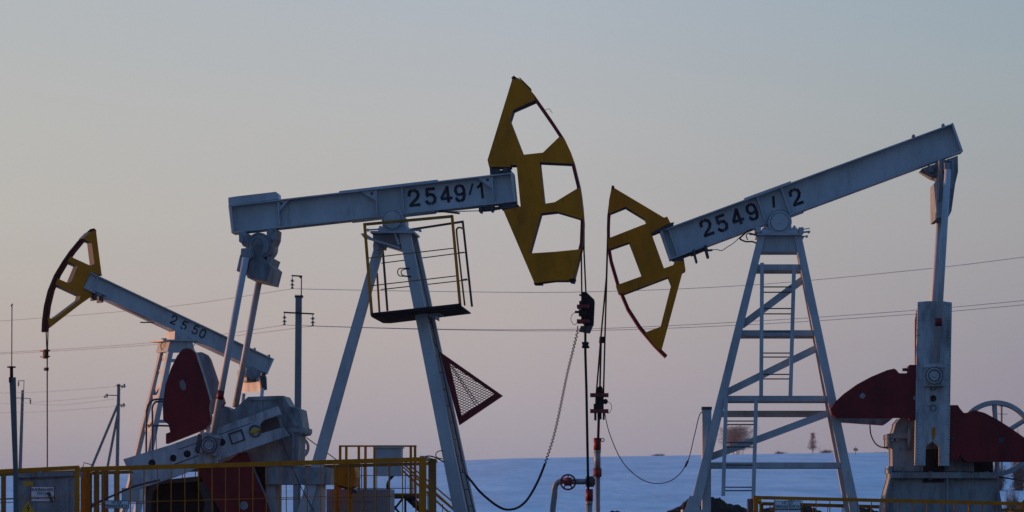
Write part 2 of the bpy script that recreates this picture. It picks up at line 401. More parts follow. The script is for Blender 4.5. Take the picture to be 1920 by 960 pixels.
for ch, cx, cy, wd, hg in (('2', 776.5, 371.5, 21, 31), ('5', 807.5, 368, 21, 31), ('4', 836.5, 365, 21, 31), ('9', 862.5, 362.5, 20, 31), ('/', 883, 358, 14, 26), ('1', 902, 357.5, 17, 30)):
    mb = MB(); digit(mb, A, ch, cx, cy, wd, hg, -6.5, -0.052, sw=0.27); mb.build('numeral', 'ink', bma)
# horse head
HA = [(962, 143), (973, 147), (994, 168), (1003, 180), (1003, 188), (962, 206), (956, 225), (981, 290), (1018, 286), (1049, 256), (1058, 259.5), (1068, 281),
      (1075, 301), (1076, 307), (1012, 304), (1020.5, 382), (1040, 379), (1081, 354), (1087.5, 352), (1090, 369), (1093, 400), (1093, 411), (1085, 408.7), (1044, 396.5),
      (1014, 400), (993, 475), (1040, 472), (1081, 468), (1090, 466), (1083, 495), (1075, 526), (1040, 526), (1002, 531), (943.5, 394), (976, 387), (968.5, 309), (957, 309), (957, 313), (917, 313), (914, 300)]
mb = MB(); mb.plate(A, HA, -0.20, 0.20, 0, 1); hh = mb.build('horse_head', ['yellow', 'edge'], ra)  # side faces coloured dark to stand for their shade
RA = [(962, 144), (973, 147), (994, 168), (1003, 179), (1020, 203), (1038, 229), (1058, 259.5), (1068, 281), (1076, 303), (1087, 348), (1092, 385), (1094.5, 417), (1093, 456), (1084.5, 492), (1076, 525)]
def rim(F, pts, th, t0, t1, sgn):
    inner = []
    for i, p in enumerate(pts):
        a, b_ = pts[max(i-1, 0)], pts[min(i+1, len(pts)-1)]
        dx, dy = b_[0]-a[0], b_[1]-a[1]; l = math.hypot(dx, dy)
        inner.append((p[0]-sgn*dy/l*th*-1*-1, p[1]+sgn*dx/l*th))
    m_ = MB(); m_.plate(F, pts + inner[::-1], t0, t1); return m_
rim(A, RA[2:], 6.0, -0.19, 0.19, 1).build('head_rim', 'red', hh)
mb = MB(); mb.plate(A, [(958.5, 146), (963, 141.5), (968, 145), (966, 149)], -0.21, 0.21); mb.build('cable_clip', 'black', hh)
mb = MB(); mb.plate(A, [(973, 145), (975, 145.5), (995.5, 166), (994, 169.5)], -0.1, 0.1); mb.build('cable_guide', 'black', hh)
mb = MB(); mb.box(A, 1001, 527, 1016, 532.5, -0.19, 0.19); mb.build('cable_clip', 'black', hh)
mb = MB(); mb.plate(A, [(1066, 523.5), (1078, 521), (1075, 529), (1068, 528)], -0.22, 0.22); mb.build('cable_clip', 'black', hh)
mb = MB(); mb.ptube(A, [(1022, 206, 0), (1030, 204, -.02), (1033, 209, -.04), (1036, 211, -.04)], 0.5, 5, sub=3); mb.build('loose_wire', 'black', hh)
# joints between beam and head
mb = MB(); mb.plate(A, [(918, 315), (930, 315), (932, 320), (944, 318.5), (946, 314), (955, 313.5), (958, 320), (960.5, 324), (919, 328)], -0.15, 0.15)
mb.disc(A, 933, 321, 5, -0.2, 0.2); mb.disc(A, 947, 319, 4.5, -0.22, 0.2); mb.build('upper_head_joint', 'edge', ra)
mb = MB(); mb.ptube(A, [(823, 395.5, -.1), (862, 400, -.1)], 1.9, 8); mb.ptube(A, [(823, 398, -.1), (862, 396.3, -.1), (900, 395.2, -.1)], 0.9, 6)
mb.ptube(A, [(898, 393.5, -.1), (904, 393, -.1), (922, 391.6, -.1), (928, 391, -.1)], 4.6, 10); mb.ptube(A, [(926, 391.5, -.1), (938, 390, -.1)], 3.2, 8); mb.ptube(A, [(935, 388.5, -.1), (950, 387, -.1)], 4.2, 8)
mb.box(A, 899, 385, 903, 398, -.2, .05); mb.box(A, 920, 383, 924, 396, -.2, .05)
mb.plate(A, [(943, 381), (964, 379), (972, 384), (966, 388.5), (940, 392)], -.15, .15); mb.build('lower_head_joint', 'edge', ra)
# centre bearing and tower
mb = MB(); mb.disc(A, 735.5, 412, 20, -0.42, 0.42); mb.disc(A, 735.5, 412, 16.5, -0.45, -0.42); mb.disc(A, 735.5, 412, 3, -0.47, -0.45)
for i in range(6): mb.disc(A, 735.5+18*math.cos(i*1.047+.5), 412+18*math.sin(i*1.047+.5), 1.3, -0.445, -0.42, seg=8)
mb.plate(A, [(716, 432), (717, 420), (722, 414), (752, 412), (762, 424), (763, 432)], -0.38, 0.38)
mb.box(A, 709, 427, 765, 432.6, -0.40, 0.40); mb.plate(A, [(718, 401), (753, 397), (756, 404), (718, 406)], -.18, .18)
for x in (713, 759): mb.disc(A, x, 425.5, 2.6, -0.36, -0.28, seg=6)
mb.ptube(A, [(687, 431, -.3), (709, 430, -.3)], 1.6, 6); mb.ptube(A, [(765, 432, -.3), (788, 432, -.3)], 1.6, 6); mb.disc(A, 787, 432, 2.7, -.35, -.25, seg=6); mb.disc(A, 689, 431, 2.7, -.35, -.25, seg=6)
mb.build('centre_bearing', 'blue', ra)
mb = MB(); mb.box(A, 694, 432.8, 776, 436.6, -0.45, 0.45)
mb.plate(A, [(699, 437), (742, 437), (750, 467), (699, 450)], -0.05, 0.05)
mb.plate(A, [(698, 447), (750, 463), (750, 467), (698, 451)], -0.4, 0.4)
mb.plate(A, [(738, 437), (742, 437), (750, 458), (746, 460)], -0.4, 0.4)
mb.plate(A, [(676, 438), (684, 437), (698, 446), (698, 451), (682, 446)], -0.2, -0.1); mb.build('tower_head', 'blue', ra)
def tleg(F, pl, pr, ql, qr, t0, t1, dep, root, matn='blue', name='tower_leg', flange=None):
    """box leg given by its photo edges top (pl-pr) and bottom (ql-qr) at near planes t0 (top) and t1 (bottom)"""
    m_ = MB(); a, b_ = F.pt(*pl, t0), F.pt(*pr, t0); c, d = F.pt(*ql, t1), F.pt(*qr, t1)
    k = len(m_.v); m_.v += [a, b_, d, c] + [p + F.n*dep for p in (a, b_, d, c)]
    for f in ([0, 1, 2, 3], [7, 6, 5, 4], [0, 4, 5, 1], [1, 5, 6, 2], [2, 6, 7, 3], [3, 7, 4, 0]): m_.face([k+i for i in f])
    return m_.build(name, matn, root)
tleg(A, (748, 437), (769, 437), (866.5, 1045), (892, 1045), -0.36, -0.75, 0.16, ra)
tleg(A, (757, 437), (780, 437), (893, 1042), (909, 1042), 0.30, 0.60, 0.16, ra)
mb = MB()   # ladder clamped along the leg
for s_ in (0, 9):
    mb.ptube(A, [(771+s_, 470, -0.05), (885+s_, 985, -0.1)], 1.1, 6)
for i in range(17):
    k = i/16; mb.ptube(A, [(772+113*k, 480+500*k, -.06), (780+113*k, 480+500*k, -.06)], 0.8, 5)
mb.ptube(A, [(812, 640, -.12), (822, 657, -.12), (829, 690, -.12), (845, 770, -.12), (862, 850, -.12), (868, 885, -.12)], 1.2, 6, sub=4); mb.build('leg_ladder', 'dark', ra)
tleg(A, (699.5, 470), (716, 470), (533, 1045), (557, 1045), -0.10, -0.5, 0.2, ra, name='rear_brace')
mb = MB(); mb.disc(A, 708, 466, 8.5, -0.14, 0.14); mb.disc(A, 706.5, 463.5, 5, -0.19, -0.14); mb.plate(A, [(701, 450), (724, 457), (721, 468), (699, 462)], -.12, .12); mb.build('brace_hinge', 'blue', ra)
for q in ((735.5, 412, 17.6, 16.4, -.425), ): mb = MB(); mb.disc(A, q[0], q[1], q[2], q[4], -.42, hole=q[3]); mb.build('bearing_gap_shade', 'edge', ra)  # dark ring painted as the shadow in the bearing gap
# service platform with its railings
sp_ = MB(); sp_.plate(A, [(694, 587), (865, 568.5), (865, 573.5), (695, 592)], -0.85, -0.81); sp_.plate(A, [(695, 592.2), (866, 573.7), (867, 576.5), (712, 595), (697, 594.8)], -0.82, 0.72)
plat = sp_.build('service_platform', 'black', ra)
mb = MB(); mb.plate(A, [(800, 585), (820, 583), (828, 590), (817, 590), (817, 598), (802, 592)], -.3, .3); mb.build('bracket', 'blue', plat)
def rail(F, pts, wpx, matn, root, name, dep=None):
    m_ = MB()
    for p, q in zip(pts[:-1], pts[1:]): m_.bar(F, p, q, wpx, dep or wpx*F.m)
    return m_.build(name, matn, root)
rail(A, [(681.5, 421, -.83), (849.5, 405.5, -.83)], 5, 'rustyel', plat, 'top_rail')
rail(A, [(683.5, 419, -.83), (697, 587, -.83)], 5, 'yellow', plat, 'post')
rail(A, [(847.5, 404, -.83), (862.5, 569, -.83)], 5, 'yellow', plat, 'post')
rail(A, [(690, 484, -.83), (854, 465, -.83)], 1.8, 'rustyel', plat, 'mid_rail')
rail(A, [(694, 536, -.83), (858, 517, -.83)], 1.8, 'rustyel', plat, 'mid_rail')
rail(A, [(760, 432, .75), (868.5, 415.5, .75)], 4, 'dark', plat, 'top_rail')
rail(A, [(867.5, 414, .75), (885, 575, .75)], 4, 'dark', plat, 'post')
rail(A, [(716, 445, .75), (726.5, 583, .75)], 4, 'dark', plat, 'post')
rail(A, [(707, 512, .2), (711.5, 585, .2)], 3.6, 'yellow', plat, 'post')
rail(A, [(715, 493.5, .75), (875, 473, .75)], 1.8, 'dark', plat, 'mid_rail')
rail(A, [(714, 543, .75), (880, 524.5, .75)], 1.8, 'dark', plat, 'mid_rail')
mb = MB(); mb.ptube(A, [(871.5, 573, 0.2), (863, 500, .2), (856.5, 440, .2), (857, 429, .2), (862, 426.5, .2), (868.5, 429, .7)], 1.7, 8, sub=4); mb.build('grab_rail', 'rustyel', plat)
for q in (((859, 474, .2), (869, 473, .7)), ((865, 525, .2), (875, 523, .7))): mb = MB(); mb.ptube(A, list(q), 1.2, 6); mb.build('rail_link', 'rustyel', plat)
mb = MB(); mb.ptube(A, [(768, 503, -.5), (757, 503, -.6), (748, 504, -.62), (745.5, 511, -.62), (749, 517, -.62), (759, 518, -.6), (770, 519, -.5)], 1.1, 6, sub=5); mb.ptube(A, [(768, 504, -.5), (758, 505, -.6), (752.5, 508, -.62), (753, 514, -.62), (758, 517, -.6), (770, 518, -.5)], 1, 6, sub=5); mb.build('cable_loop', 'rubber', ra)
# equalizer, pitman arms
mb = MB(); mb.disc(A, 485.5, 460, 24, -0.36, 0.36); mb.disc(A, 485.5, 460, 19.5, -0.40, -0.36); mb.disc(A, 482.5, 457.5, 9.5, -0.45, -0.40); mb.disc(A, 482.5, 457.5, 5.5, -0.49, -0.45, seg=16); mb.disc(A, 482.5, 457.5, 2, -0.51, -0.49, seg=6)
for i in range(5): mb.disc(A, 485.5+21.6*math.cos(i*1.256+.3), 460+21.6*math.sin(i*1.256+.3), 1.4, -0.385, -0.36, seg=6)
mb.plate(A, [(446, 435.5), (459, 434), (467, 442), (462, 456), (455, 461), (449, 447)], -.34, .34); mb.plate(A, [(500, 431), (516.5, 428.5), (515, 446), (508, 462), (500, 478), (500, 446)], -.34, .34)
for x, y in ((452, 449), (512, 444)): mb.box(A, x-4, y-8, x+4, y+4, -.42, -.34); mb.disc(A, x, y+4, 2.6, -.44, -.34, seg=6)
o = mb.build('tail_bearing', 'cast', ra)
for q in ((485.5, 460, 20.6, 19.4, -.365), (482.5, 457.5, 10.6, 9.3, -.41)): mb = MB(); mb.disc(A, q[0], q[1], q[2], q[4], q[4]+.01, hole=q[3]); mb.build('bearing_gap_shade', 'edge', o)  # rings paint the gap shadows of the tail bearing
mb = MB(); mb.plate(A, [(470, 483), (484, 478), (492, 484), (508, 499), (500.5, 528.5), (463, 520.5)], -0.62, 0.62); mb.plate(A, [(450, 478), (459.5, 480.5), (453.5, 511.5), (443.5, 508)], -0.7, .6)
mb.plate(A, [(452, 466), (470, 464), (474, 482), (460, 490), (451, 480)], -.7, .5); mb.plate(A, [(503, 480), (508.5, 482), (503, 497), (498, 494)], -.5, .5); mb.disc(A, 487, 480, 4, -.6, -.5, seg=6); mb.plate(A, [(476, 462), (489, 466), (486, 484), (472, 482)], -.44, -.3); mb.build('equalizer', 'cast', ra)
def pitman(F, p, q, rpx, root, band=None):
    m_ = MB(); m_.ptube(F, [p, q], rpx, 14); o = m_.build('pitman_arm', 'blue', root)
    if band:
        a, b_ = F.pt(*p), F.pt(*q); m_ = MB(); m_.tube([a.lerp(b_, band[0]), a.lerp(b_, band[1])], (rpx+.35)*F.m, 14); m_.build('red_band', 'red', o)
    return o
pitman(A, (461, 483, -0.9), (398, 822, -0.9), 6.3, ra, (0.735, 0.785))
pitman(A, (487, 520, 0.55), (441, 764, 0.75), 6.3, ra)
# gearbox, cranks, weights
mb = MB(); mb.plate(A, [(405, 800), (411, 770), (437, 769), (465, 744), (521, 742), (531, 742), (542, 762), (554, 764), (562, 767), (568, 802), (571, 803), (571, 814), (560.5, 816), (559, 862), (559, 875), (470, 875), (405, 862)], -0.36, 0.42)
gb = mb.build('gearbox', 'cast', ra)
mb = MB(); mb.box(A, 534, 802, 571.5, 811, -.40, .46); mb.plate(A, [(516, 743), (532, 742), (542, 762), (556, 790), (560, 800), (552, 800), (530, 765)], -.40, -.36); mb.box(A, 548, 812, 552, 870, -.42, -.36)
for x in (538, 546, 565): mb.disc(A, x, 813, 2, -.42, -.36, seg=6)
mb.disc(A, 516, 750, 2, -.38, -.36, seg=6); mb.disc(A, 544, 770, 2, -.42, -.40, seg=6); mb.plate(A, [(464, 748), (520, 746), (519, 749), (466, 751)], -.385, -.36); mb.plate(A, [(488, 752), (491, 752), (492, 786), (488, 787)], -.40, -.36)
mb.build('gearbox_flange', 'cast', gb)
mb = MB(); mb.plate(A, [(411, 766), (418, 765), (420, 761), (424, 763), (428, 764), (430, 769), (411, 770)], -.3, .3); mb.build('filler_cap', 'cast', gb)
mb = MB(); mb.plate(A, [(521, 783), (526, 781), (529, 800), (524, 801)], -.6, -.36); mb.build('bearing_bracket', 'cast', gb)
mb = MB(); mb.disc(A, 503, 797, 21, -.62, -.40); mb.build('crank_shaft', 'dark', gb)
mb = MB(); mb.box(A, 470, 850, 512, 876, -.3, .3); mb.box(A, 372, 868, 500, 1040, -.2, .5); mb.box(A, 275, 903, 372, 1040, -.15, .5); mb.build('black_infill_block', 'black', ra)  # plain black blocks filling the opening below the gearbox
mb = MB(); mb.box(A, 497, 876, 612, 908, -.45, .45); mb.build('stand_beam', 'cast', ra)
for q in ((571, 908.2, 600, 1050, -.35, .35), (500, 908.2, 516, 1050, -.35, .35)): mb = MB(); mb.box(A, *q); mb.build('stand_leg', 'blue', ra)
mb = MB(); mb.plate(A, [(370, 905), (392, 900), (402, 950), (404, 1045), (360, 1045), (384, 945)], -.5, -.2); mb.plate(A, [(284, 902), (372, 893), (372, 902), (300, 907), (286, 925), (272, 1045), (262, 1045), (276, 930)], -.5, -.2); mb.build('gearbox_stand', 'dark', ra)
CR = [(231, 861), (320, 834), (377, 813), (520, 762), (526, 777), (494, 788), (486.5, 796), (489, 813), (530, 801), (542, 817), (448, 849), (372, 877), (320, 897), (250, 920), (245, 912), (244, 898), (252, 888), (236, 873)]
def circ(cx, cy, r, n_=20): return [(cx+r*math.cos(2*math.pi*i/n_), cy+r*math.sin(2*math.pi*i/n_)) for i in range(n_)]
mb = MB(); mb.plate(A, CR, -0.80, -0.69, holes=[[(327.6, 854), (329.6, 853.5), (330, 865), (328, 865)]]); ck = mb.build('crank', 'crank', ra)
mb = MB(); mb.plate(A, [(427, 813), (453, 804), (460, 825), (434, 834)], -0.815, -0.80, holes=[[(431, 815), (451, 808), (456.5, 823.5), (436.5, 831)]]); mb.build('hatch_frame', 'edge', ck)
mb = MB(); mb.plate(A, [(310, 876), (372, 853), (372, 855), (310, 878)], -0.806, -0.80); mb.plate(A, [(335, 842), (470, 793), (470, 794.5), (335, 843.5)], -0.806, -0.80); mb.build('scale_groove', 'edge', ck)
for q in ((372, 843), (416, 829), (285, 868), (351, 851)): mb = MB(); mb.disc(A, *q, 6.7, -.806, -.80); mb.build('pin_bore_shade', 'black', ck)  # black discs paint the dark inside of the bores
mb = MB(); mb.disc(A, 324.6, 859, 6.2, -.806, -.80, ry=6.4); mb.build('pin_bore_shade', 'black', ck)
mb = MB(); mb.disc(A, 478, 808, 11.5, -.83, -.80, hole=9); mb.build('sight_ring', 'edge', ck)
mb = MB(); mb.disc(A, 478, 808, 5, -.825, -.80, seg=12); mb.bar(A, (469, 811, -.82), (487, 805, -.82), 4, .03); mb.build('sight_cap', 'warn', ck)
mb = MB(); mb.plate(A, [(381, 814), (413, 820), (405, 855), (374, 848)], -0.94, -0.80); mb.disc(A, 391.5, 834, 14.5, -1.0, -0.94, hole=10); mb.disc(A, 391.5, 834, 9, -1.03, -0.93); mb.disc(A, 391.5, 834, 3.2, -1.06, -1.03, seg=6)
for x, y in ((381, 821), (404, 824), (379, 845), (400, 849)): mb.disc(A, x, y, 2, -.97, -.94, seg=6)
mb.plate(A, [(377, 811), (414, 817), (413, 823), (378, 817)], -.98, -.80); mb.build('crank_pin_block', 'crank', ck)
for r_, h_ in ((15.6, 13.8), (10.4, 8.8)): mb = MB(); mb.disc(A, 391.5, 834, r_, -1.012 if r_ > 12 else -1.04, -1.0 if r_ > 12 else -1.03, hole=h_); mb.build('bearing_gap_shade', 'edge', ck)  # dark rings drawn as gap shadow round the pin
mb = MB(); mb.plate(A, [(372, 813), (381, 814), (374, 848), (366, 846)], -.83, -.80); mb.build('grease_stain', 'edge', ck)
W1 = [(350, 652.5), (360, 655), (367, 662), (371, 675), (380, 702), (394, 750), (392, 765), (396, 790), (386, 803), (327, 826), (311, 832), (311, 813), (319, 810), (316, 796), (306, 789), (305, 760), (310, 722), (320, 692), (332, 667), (342, 655)]
ov = [(342+math.cos(a)*6.3*math.cos(.2)-math.sin(a)*11*math.sin(-.25), 721+math.cos(a)*6.3*math.sin(.2)*0+math.sin(a)*11) for a in [i*2*math.pi/18 for i in range(18)]]
mb = MB(); mb.plate(A, W1, -0.67, -0.46, 0, 1, holes=[ov]); cw = mb.build('counterweight', ['red', 'cast'], ra); cw['label'] = 'upright dark red counterweight plate with an oval hole'
mb = MB(); mb.plate(A, [(352, 664), (367, 661), (377, 660), (387, 665), (392.5, 673), (405, 710), (420, 755), (414, 765), (400, 772), (360, 800), (330, 780), (332, 715)], 0.45, 0.66, 0, 1); mb.build('counterweight', ['cast', 'redb'], ra)['label'] = 'grey inner face of the far counterweight'
mb = MB(); mb.plate(A, [(430, 863), (448, 850), (464, 848), (471, 864), (477, 885), (502, 943), (515, 985), (500, 1020), (440, 1010), (413, 960), (400, 937), (388, 912), (368, 880)], -0.67, -0.46, 0, 1); mb.disc(A, 457, 948, 8, -.69, -.67, mi=1); mb.build('counterweight', ['red', 'cast'], ra)['label'] = 'lower dark red counterweight hanging behind the fence'
mb = MB()
c = A.pt(559, 839, 0.62); rw = 22*A.m
for j in range(1): mb.disc(A, 557, 839, 23, .62, .70, hole=18.5); mb.disc(A, 557, 839, 5, .58, .74)
for i in range(5):
    a = i*1.256+.35; mb.bar(A, (557+4*math.cos(a), 839+4*math.sin(a), .66), (557+19*math.cos(a), 839+19*math.sin(a), .66), 3.6, .05)
mb.build('flywheel', 'blue', ra)
mb = MB(); mb.ptube(A, [(574, 820, .2), (624, 857, .2), (640, 869, .2)], 1.0, 6); mb.ptube(A, [(526, 822, -.5), (560, 905, -.5), (588, 958, -.5)], 1.0, 6); mb.build('stay_rod', 'dark', ra)
# red mesh guard
G = A
mb = MB(); mb.plate(G, [(824, 659), (942.5, 742), (861, 797)], -.30, -.20, 0, 1, holes=[[(842, 681), (926.5, 738.5), (865, 780)]]); gd = mb.build('warning_triangle_guard', ['red', 'edge'], ra)
mb = MB()
T = [(842, 681), (926.5, 738.5), (865, 780)]
def clip(p, d):
    hits = []
    for i in range(3):
        a, b_ = T[i], T[(i+1) % 3]; ex, ey = b_[0]-a[0], b_[1]-a[1]; den = d[0]*ey-d[1]*ex
        if abs(den) < 1e-6: continue
        s_ = ((a[0]-p[0])*ey-(a[1]-p[1])*ex)/den; q = ((a[0]-p[0])*d[1]-(a[1]-p[1])*d[0])/den
        if -1e-6 <= q <= 1+1e-6: hits.append(s_)
    return (min(hits), max(hits)) if len(hits) >= 2 else None
for d in ((1, -.62), (1, .42)):
    for k in range(-60, 60):
        p = (880, 735+k*4.9 if d[1] < 0 else 735+k*4.9); h = clip(p, d)
        if h and h[1]-h[0] > 1: mb.ptube(G, [(p[0]+d[0]*h[0], p[1]+d[1]*h[0], -.25), (p[0]+d[0]*h[1], p[1]+d[1]*h[1], -.25)], 0.6, 4)
mb.build('mesh', 'dark', gd)
for dx in (0, 4.5): rail(G, [(843+dx, 683+dx*.7, -.24), (893+dx, 762-dx*.7, -.24)], 1.5, 'dark', gd, 'mesh_bar')
# bridle, carrier and rod
def cable(F, pts, rpx, root, name='bridle_cable', matn='black', sub=0, seg=8):
    m_ = MB(); m_.ptube(F, pts, rpx, seg, sub=sub); return m_.build(name, matn, root)
cable(A, [(1093, 420, -.14), (1090, 475, -.12), (1091, 560, -.06), (1092, 600, -.06)], 1.5, ra)
cable(A, [(1095, 420, .14), (1095, 470, .12), (1099, 560, .06), (1100, 600, .06)], 1.5, ra)
mb = MB(); mb.plate(A, [(1092, 547.5), (1099.5, 547.5), (1113.5, 561), (1114.5, 566), (1112.5, 610), (1105, 612), (1095, 611), (1089.5, 600), (1089.5, 560)], .02, .16); mb.box(A, 1086, 551.5, 1092, 554, -.05, .1); mb.box(A, 1085, 580, 1104, 592, -.12, .1); mb.box(A, 1086, 564, 1092, 571, -.1, .1); cr = mb.build('carrier_bar', 'black', ra)
for y in (571, 598.5):
    mb = MB(); mb.box(A, 1081.5, y, 1104, y+6.3, -.2, .12); mb.build('clamp_plate', 'redb', cr)
mb = MB(); mb.plate(A, [(1089, 611), (1112, 611), (1106, 625.5), (1085, 622)], .0, .03); mb.plate(A, [(1099, 611), (1104, 611), (1101, 624), (1098, 624)], -.05, 0); mb.build('load_sensor_shield', 'wood', cr)
mb = MB(); mb.ptube(A, [(1078, 585, -.1), (1087, 585, -.1)], 2.3, 8); mb.build('load_sensor', 'black', cr)
mb = MB(); mb.ptube(A, [(1079, 585, -.1), (1072, 591, -.1), (1070.5, 599, -.1), (1074, 607, -.1), (1079, 608.5, -.1), (1084, 603, -.1)], 0.55, 6, sub=5); mb.build('sensor_lead', 'rubber', cr)
pr_ = cable(A, [(1097.5, 590, 0), (1097.5, 660, 0), (1099.5, 730, 0), (1103, 920, 0)], 2.4, ra, 'polished_rod')
mb = MB(); mb.disc(A, 1097, 646.5, 5, -.1, .1, seg=8); mb.box(A, 1091, 641, 1103, 645, -.09, .09); mb.box(A, 1091, 648, 1104, 652, -.09, .09); mb.build('rod_clamp', 'black', pr_)

# ------------------------------------------------------------------ pump jack numbered 2549/2
B = Plane(1460, 52.6, 2)
rb = thing('pump_jack', base(B, 1460), 'pump jack numbered 2549/2, its beam raised to the right over a ladder tower', 'pump jack')
bmb = ibeam(B, rb, (1237, 432.5), (1256, 487), (1786, 231), (1804, 284), fl=2.4)
def yt(x): return 432.5-(x-1237)*0.367
def yb(x): return 487-(x-1256)*0.3704
def seg_(x0, x1, f, a, b_): return [(x0, f(x0)+a), (x1, f(x1)+a), (x1, f(x1)+b_), (x0, f(x0)+b_)]
mb = MB(); mb.plate(B, seg_(1395, 1483, yt, -3, -.1), -.15, .15); mb.plate(B, seg_(1437, 1508, yb, .1, 3), -.15, .15); mb.build('flange_plate', 'blue', bmb)
for xa in (1254, 1419.5, 1465):
    mb = MB(); mb.plate(B, [(xa-1, yt(xa-1)+3.6), (xa+1, yt(xa+1)+3.6), (xa+17.5, yb(xa+17.5)-3.6), (xa+15.5, yb(xa+15.5)-3.6)], -.175, -.05); mb.build('stiffener', 'blue', bmb)
mb = MB(); mb.plate(B, [(1237, 432), (1241, 430.6), (1260, 485.6), (1256, 487.2)], -.2, .2); mb.build('end_plate', 'blue', bmb)
mb = MB(); mb.plate(B, [(1783.5, 231.6), (1787, 230), (1806, 283.5), (1802.5, 285)], -.2, .2); mb.build('end_plate', 'blue', bmb)
for x in (1713, 1768.5):
    mb = MB(); mb.plate(B, [(x-3, yt(x-3)), (x-3, yt(x)-4), (x, yt(x)-6.5), (x+3, yt(x)-4), (x+3, yt(x+3))], -.03, .03); mb.build('lifting_eye', 'cast', bmb)
mb = MB()
for ch, cx, cy, wd, hg in (('2', 1325, 427, 21, 31), ('5', 1353.5, 418.5, 21, 31), ('4', 1382, 407, 21, 31), ('9', 1410.5, 397.5, 20, 31), ('/', 1451, 381.5, 10, 25), ('2', 1492.5, 369.5, 21, 31)):
    mb = MB(); digit(mb, B, ch, cx, cy, wd, hg, -20, -0.052, sw=0.27 if ch != '/' else .5); mb.build('numeral', 'ink', bmb)
HB = [(1147, 350), (1153, 353), (1245, 408), (1251, 406), (1257, 417.5), (1221, 436.5), (1245, 503), (1262, 497), (1266, 489), (1283, 490), (1285.5, 507), (1280, 510), (1241, 655), (1234, 655), (1226, 647), (1208, 624),
      (1238.5, 612.5), (1258.5, 534), (1253, 519.5), (1171, 550.5), (1160, 550), (1155, 535), (1204, 517.5), (1180, 454), (1146, 466), (1141, 466), (1140, 447), (1213, 418.5), (1209, 410), (1173, 388), (1143, 400), (1140, 398), (1142, 375)]
mb = MB(); mb.plate(B, HB, -.2, .2, 0, 1); hb = mb.build('horse_head', ['yellow', 'edge'], rb)  # dark sides are painted shade
RB = [(1149, 348), (1141, 385), (1138.5, 405), (1137.7, 430), (1138.3, 461), (1143, 490), (1156.5, 536), (1175, 580), (1197, 614.5), (1225.5, 648.5), (1247, 670)]
def rim2(F, pts, th, t0, t1):
    inner = []
    for i, p in enumerate(pts):
        a, b_ = pts[max(i-1, 0)], pts[min(i+1, len(pts)-1)]
        dx, dy = b_[0]-a[0], b_[1]-a[1]; l = math.hypot(dx, dy)
        inner.append((p[0]+dy/l*th, p[1]-dx/l*th))
    m_ = MB(); m_.plate(F, pts + inner[::-1], t0, t1); return m_
rim2(B, RB[1:], 6, -.19, .19).build('head_rim', 'red', hb)
mb = MB(); mb.plate(B, [(1147, 347.5), (1152, 348.5), (1151.5, 355), (1146, 354)], -.21, .21); mb.build('cable_clip', 'red', hb)
mb = MB(); mb.plate(B, [(1222, 436), (1250, 423), (1258, 417.5), (1264, 416.5), (1263, 419.5), (1245, 430), (1224, 438.5)], -.22, .22); mb.build('upper_head_joint', 'edge', rb)
mb = MB(); mb.ptube(B, [(1269, 486, -.1), (1296, 476, -.1)], 3.2, 10); mb.ptube(B, [(1294, 477, -.1), (1316, 468, -.1), (1326, 464, -.1)], 5, 10); mb.plate(B, [(1256, 485), (1281, 478), (1283, 490), (1266, 490)], -.14, .14)
mb.plate(B, [(1299, 468), (1302, 467), (1308, 491), (1305, 490)], -.3, .1); mb.plate(B, [(1320, 460), (1324, 459), (1330, 482), (1326, 481)], -.3, .1); mb.ptube(B, [(1322, 470, -.1), (1336, 469, -.1)], 2, 8); mb.build('lower_head_joint', 'edge', rb)
mb = MB(); mb.ptube(B, [(1336, 468.5, -.1), (1345, 468, -.1), (1353, 470, -.1), (1364, 463, -.1), (1375, 456, -.1), (1386, 446, -.1), (1398, 436, -.1)], 0.8, 6, sub=4)
mb.ptube(B, [(1386, 448, -.3), (1393, 441, -.3), (1403, 433, -.3), (1412, 430, -.3)], 1.6, 6, sub=3); mb.ptube(B, [(1387, 448, -.3), (1398, 453, -.3), (1410, 453, -.3), (1418, 456, -.3)], 1.6, 6, sub=3); mb.ptube(B, [(1402, 450, -.3), (1399, 441, -.3), (1406, 437, -.3), (1418, 441, -.3)], 1.1, 6, sub=4); mb.build('brake_cable', 'rubber', rb)
mb = MB(); mb.disc(B, 1462, 416, 21.3, -.42, .42); mb.disc(B, 1462, 416, 16.5, -.445, -.42); mb.disc(B, 1462, 417, 2, -.46, -.445, seg=8)
for i in range(6): mb.disc(B, 1462+18.8*math.cos(i*1.047), 416+18.8*math.sin(i*1.047), 1.4, -.44, -.42, seg=8)
mb.box(B, 1429, 431, 1496, 437, -.4, .4)
for x in (1435, 1489.5): mb.plate(B, [(x-6, 431), (x-5, 427), (x+5, 427), (x+6, 431)], -.3, .3); mb.disc(B, x, 425.5, 3, -.3, -.2, seg=6)
mb.box(B, 1498, 426, 1507, 437, -.3, .3); mb.ptube(B, [(1500, 431, -.2), (1518, 428, -.2)], 1.1, 6); mb.ptube(B, [(1500, 436, -.2), (1516, 434.5, -.2)], 1.9, 6); mb.disc(B, 1517, 434.5, 2.6, -.25, -.15, seg=6); mb.ptube(B, [(1502, 443, -.2), (1515, 443, -.2)], 1.3, 6); mb.disc(B, 1513, 443, 2.4, -.25, -.15, seg=6)
mb.box(B, 1417, 425, 1427, 436, -.3, .3); mb.ptube(B, [(1405, 439, -.2), (1420, 440, -.2)], 1.9, 6); mb.plate(B, [(1441, 436), (1441, 424), (1446, 416), (1480, 416), (1484, 424), (1484, 436)], -.36, .36); o = mb.build('centre_bearing', 'blue', rb)
for q in ((1462, 416, 17.7, 16.3, -.425), (1462, 416, 22.4, 21.2, -.30)): mb = MB(); mb.disc(B, q[0], q[1], q[2], q[4], q[4]+.01, hole=q[3], seg=40); mb.build('bearing_gap_shade', 'edge', o)  # gap shadow painted as dark rings
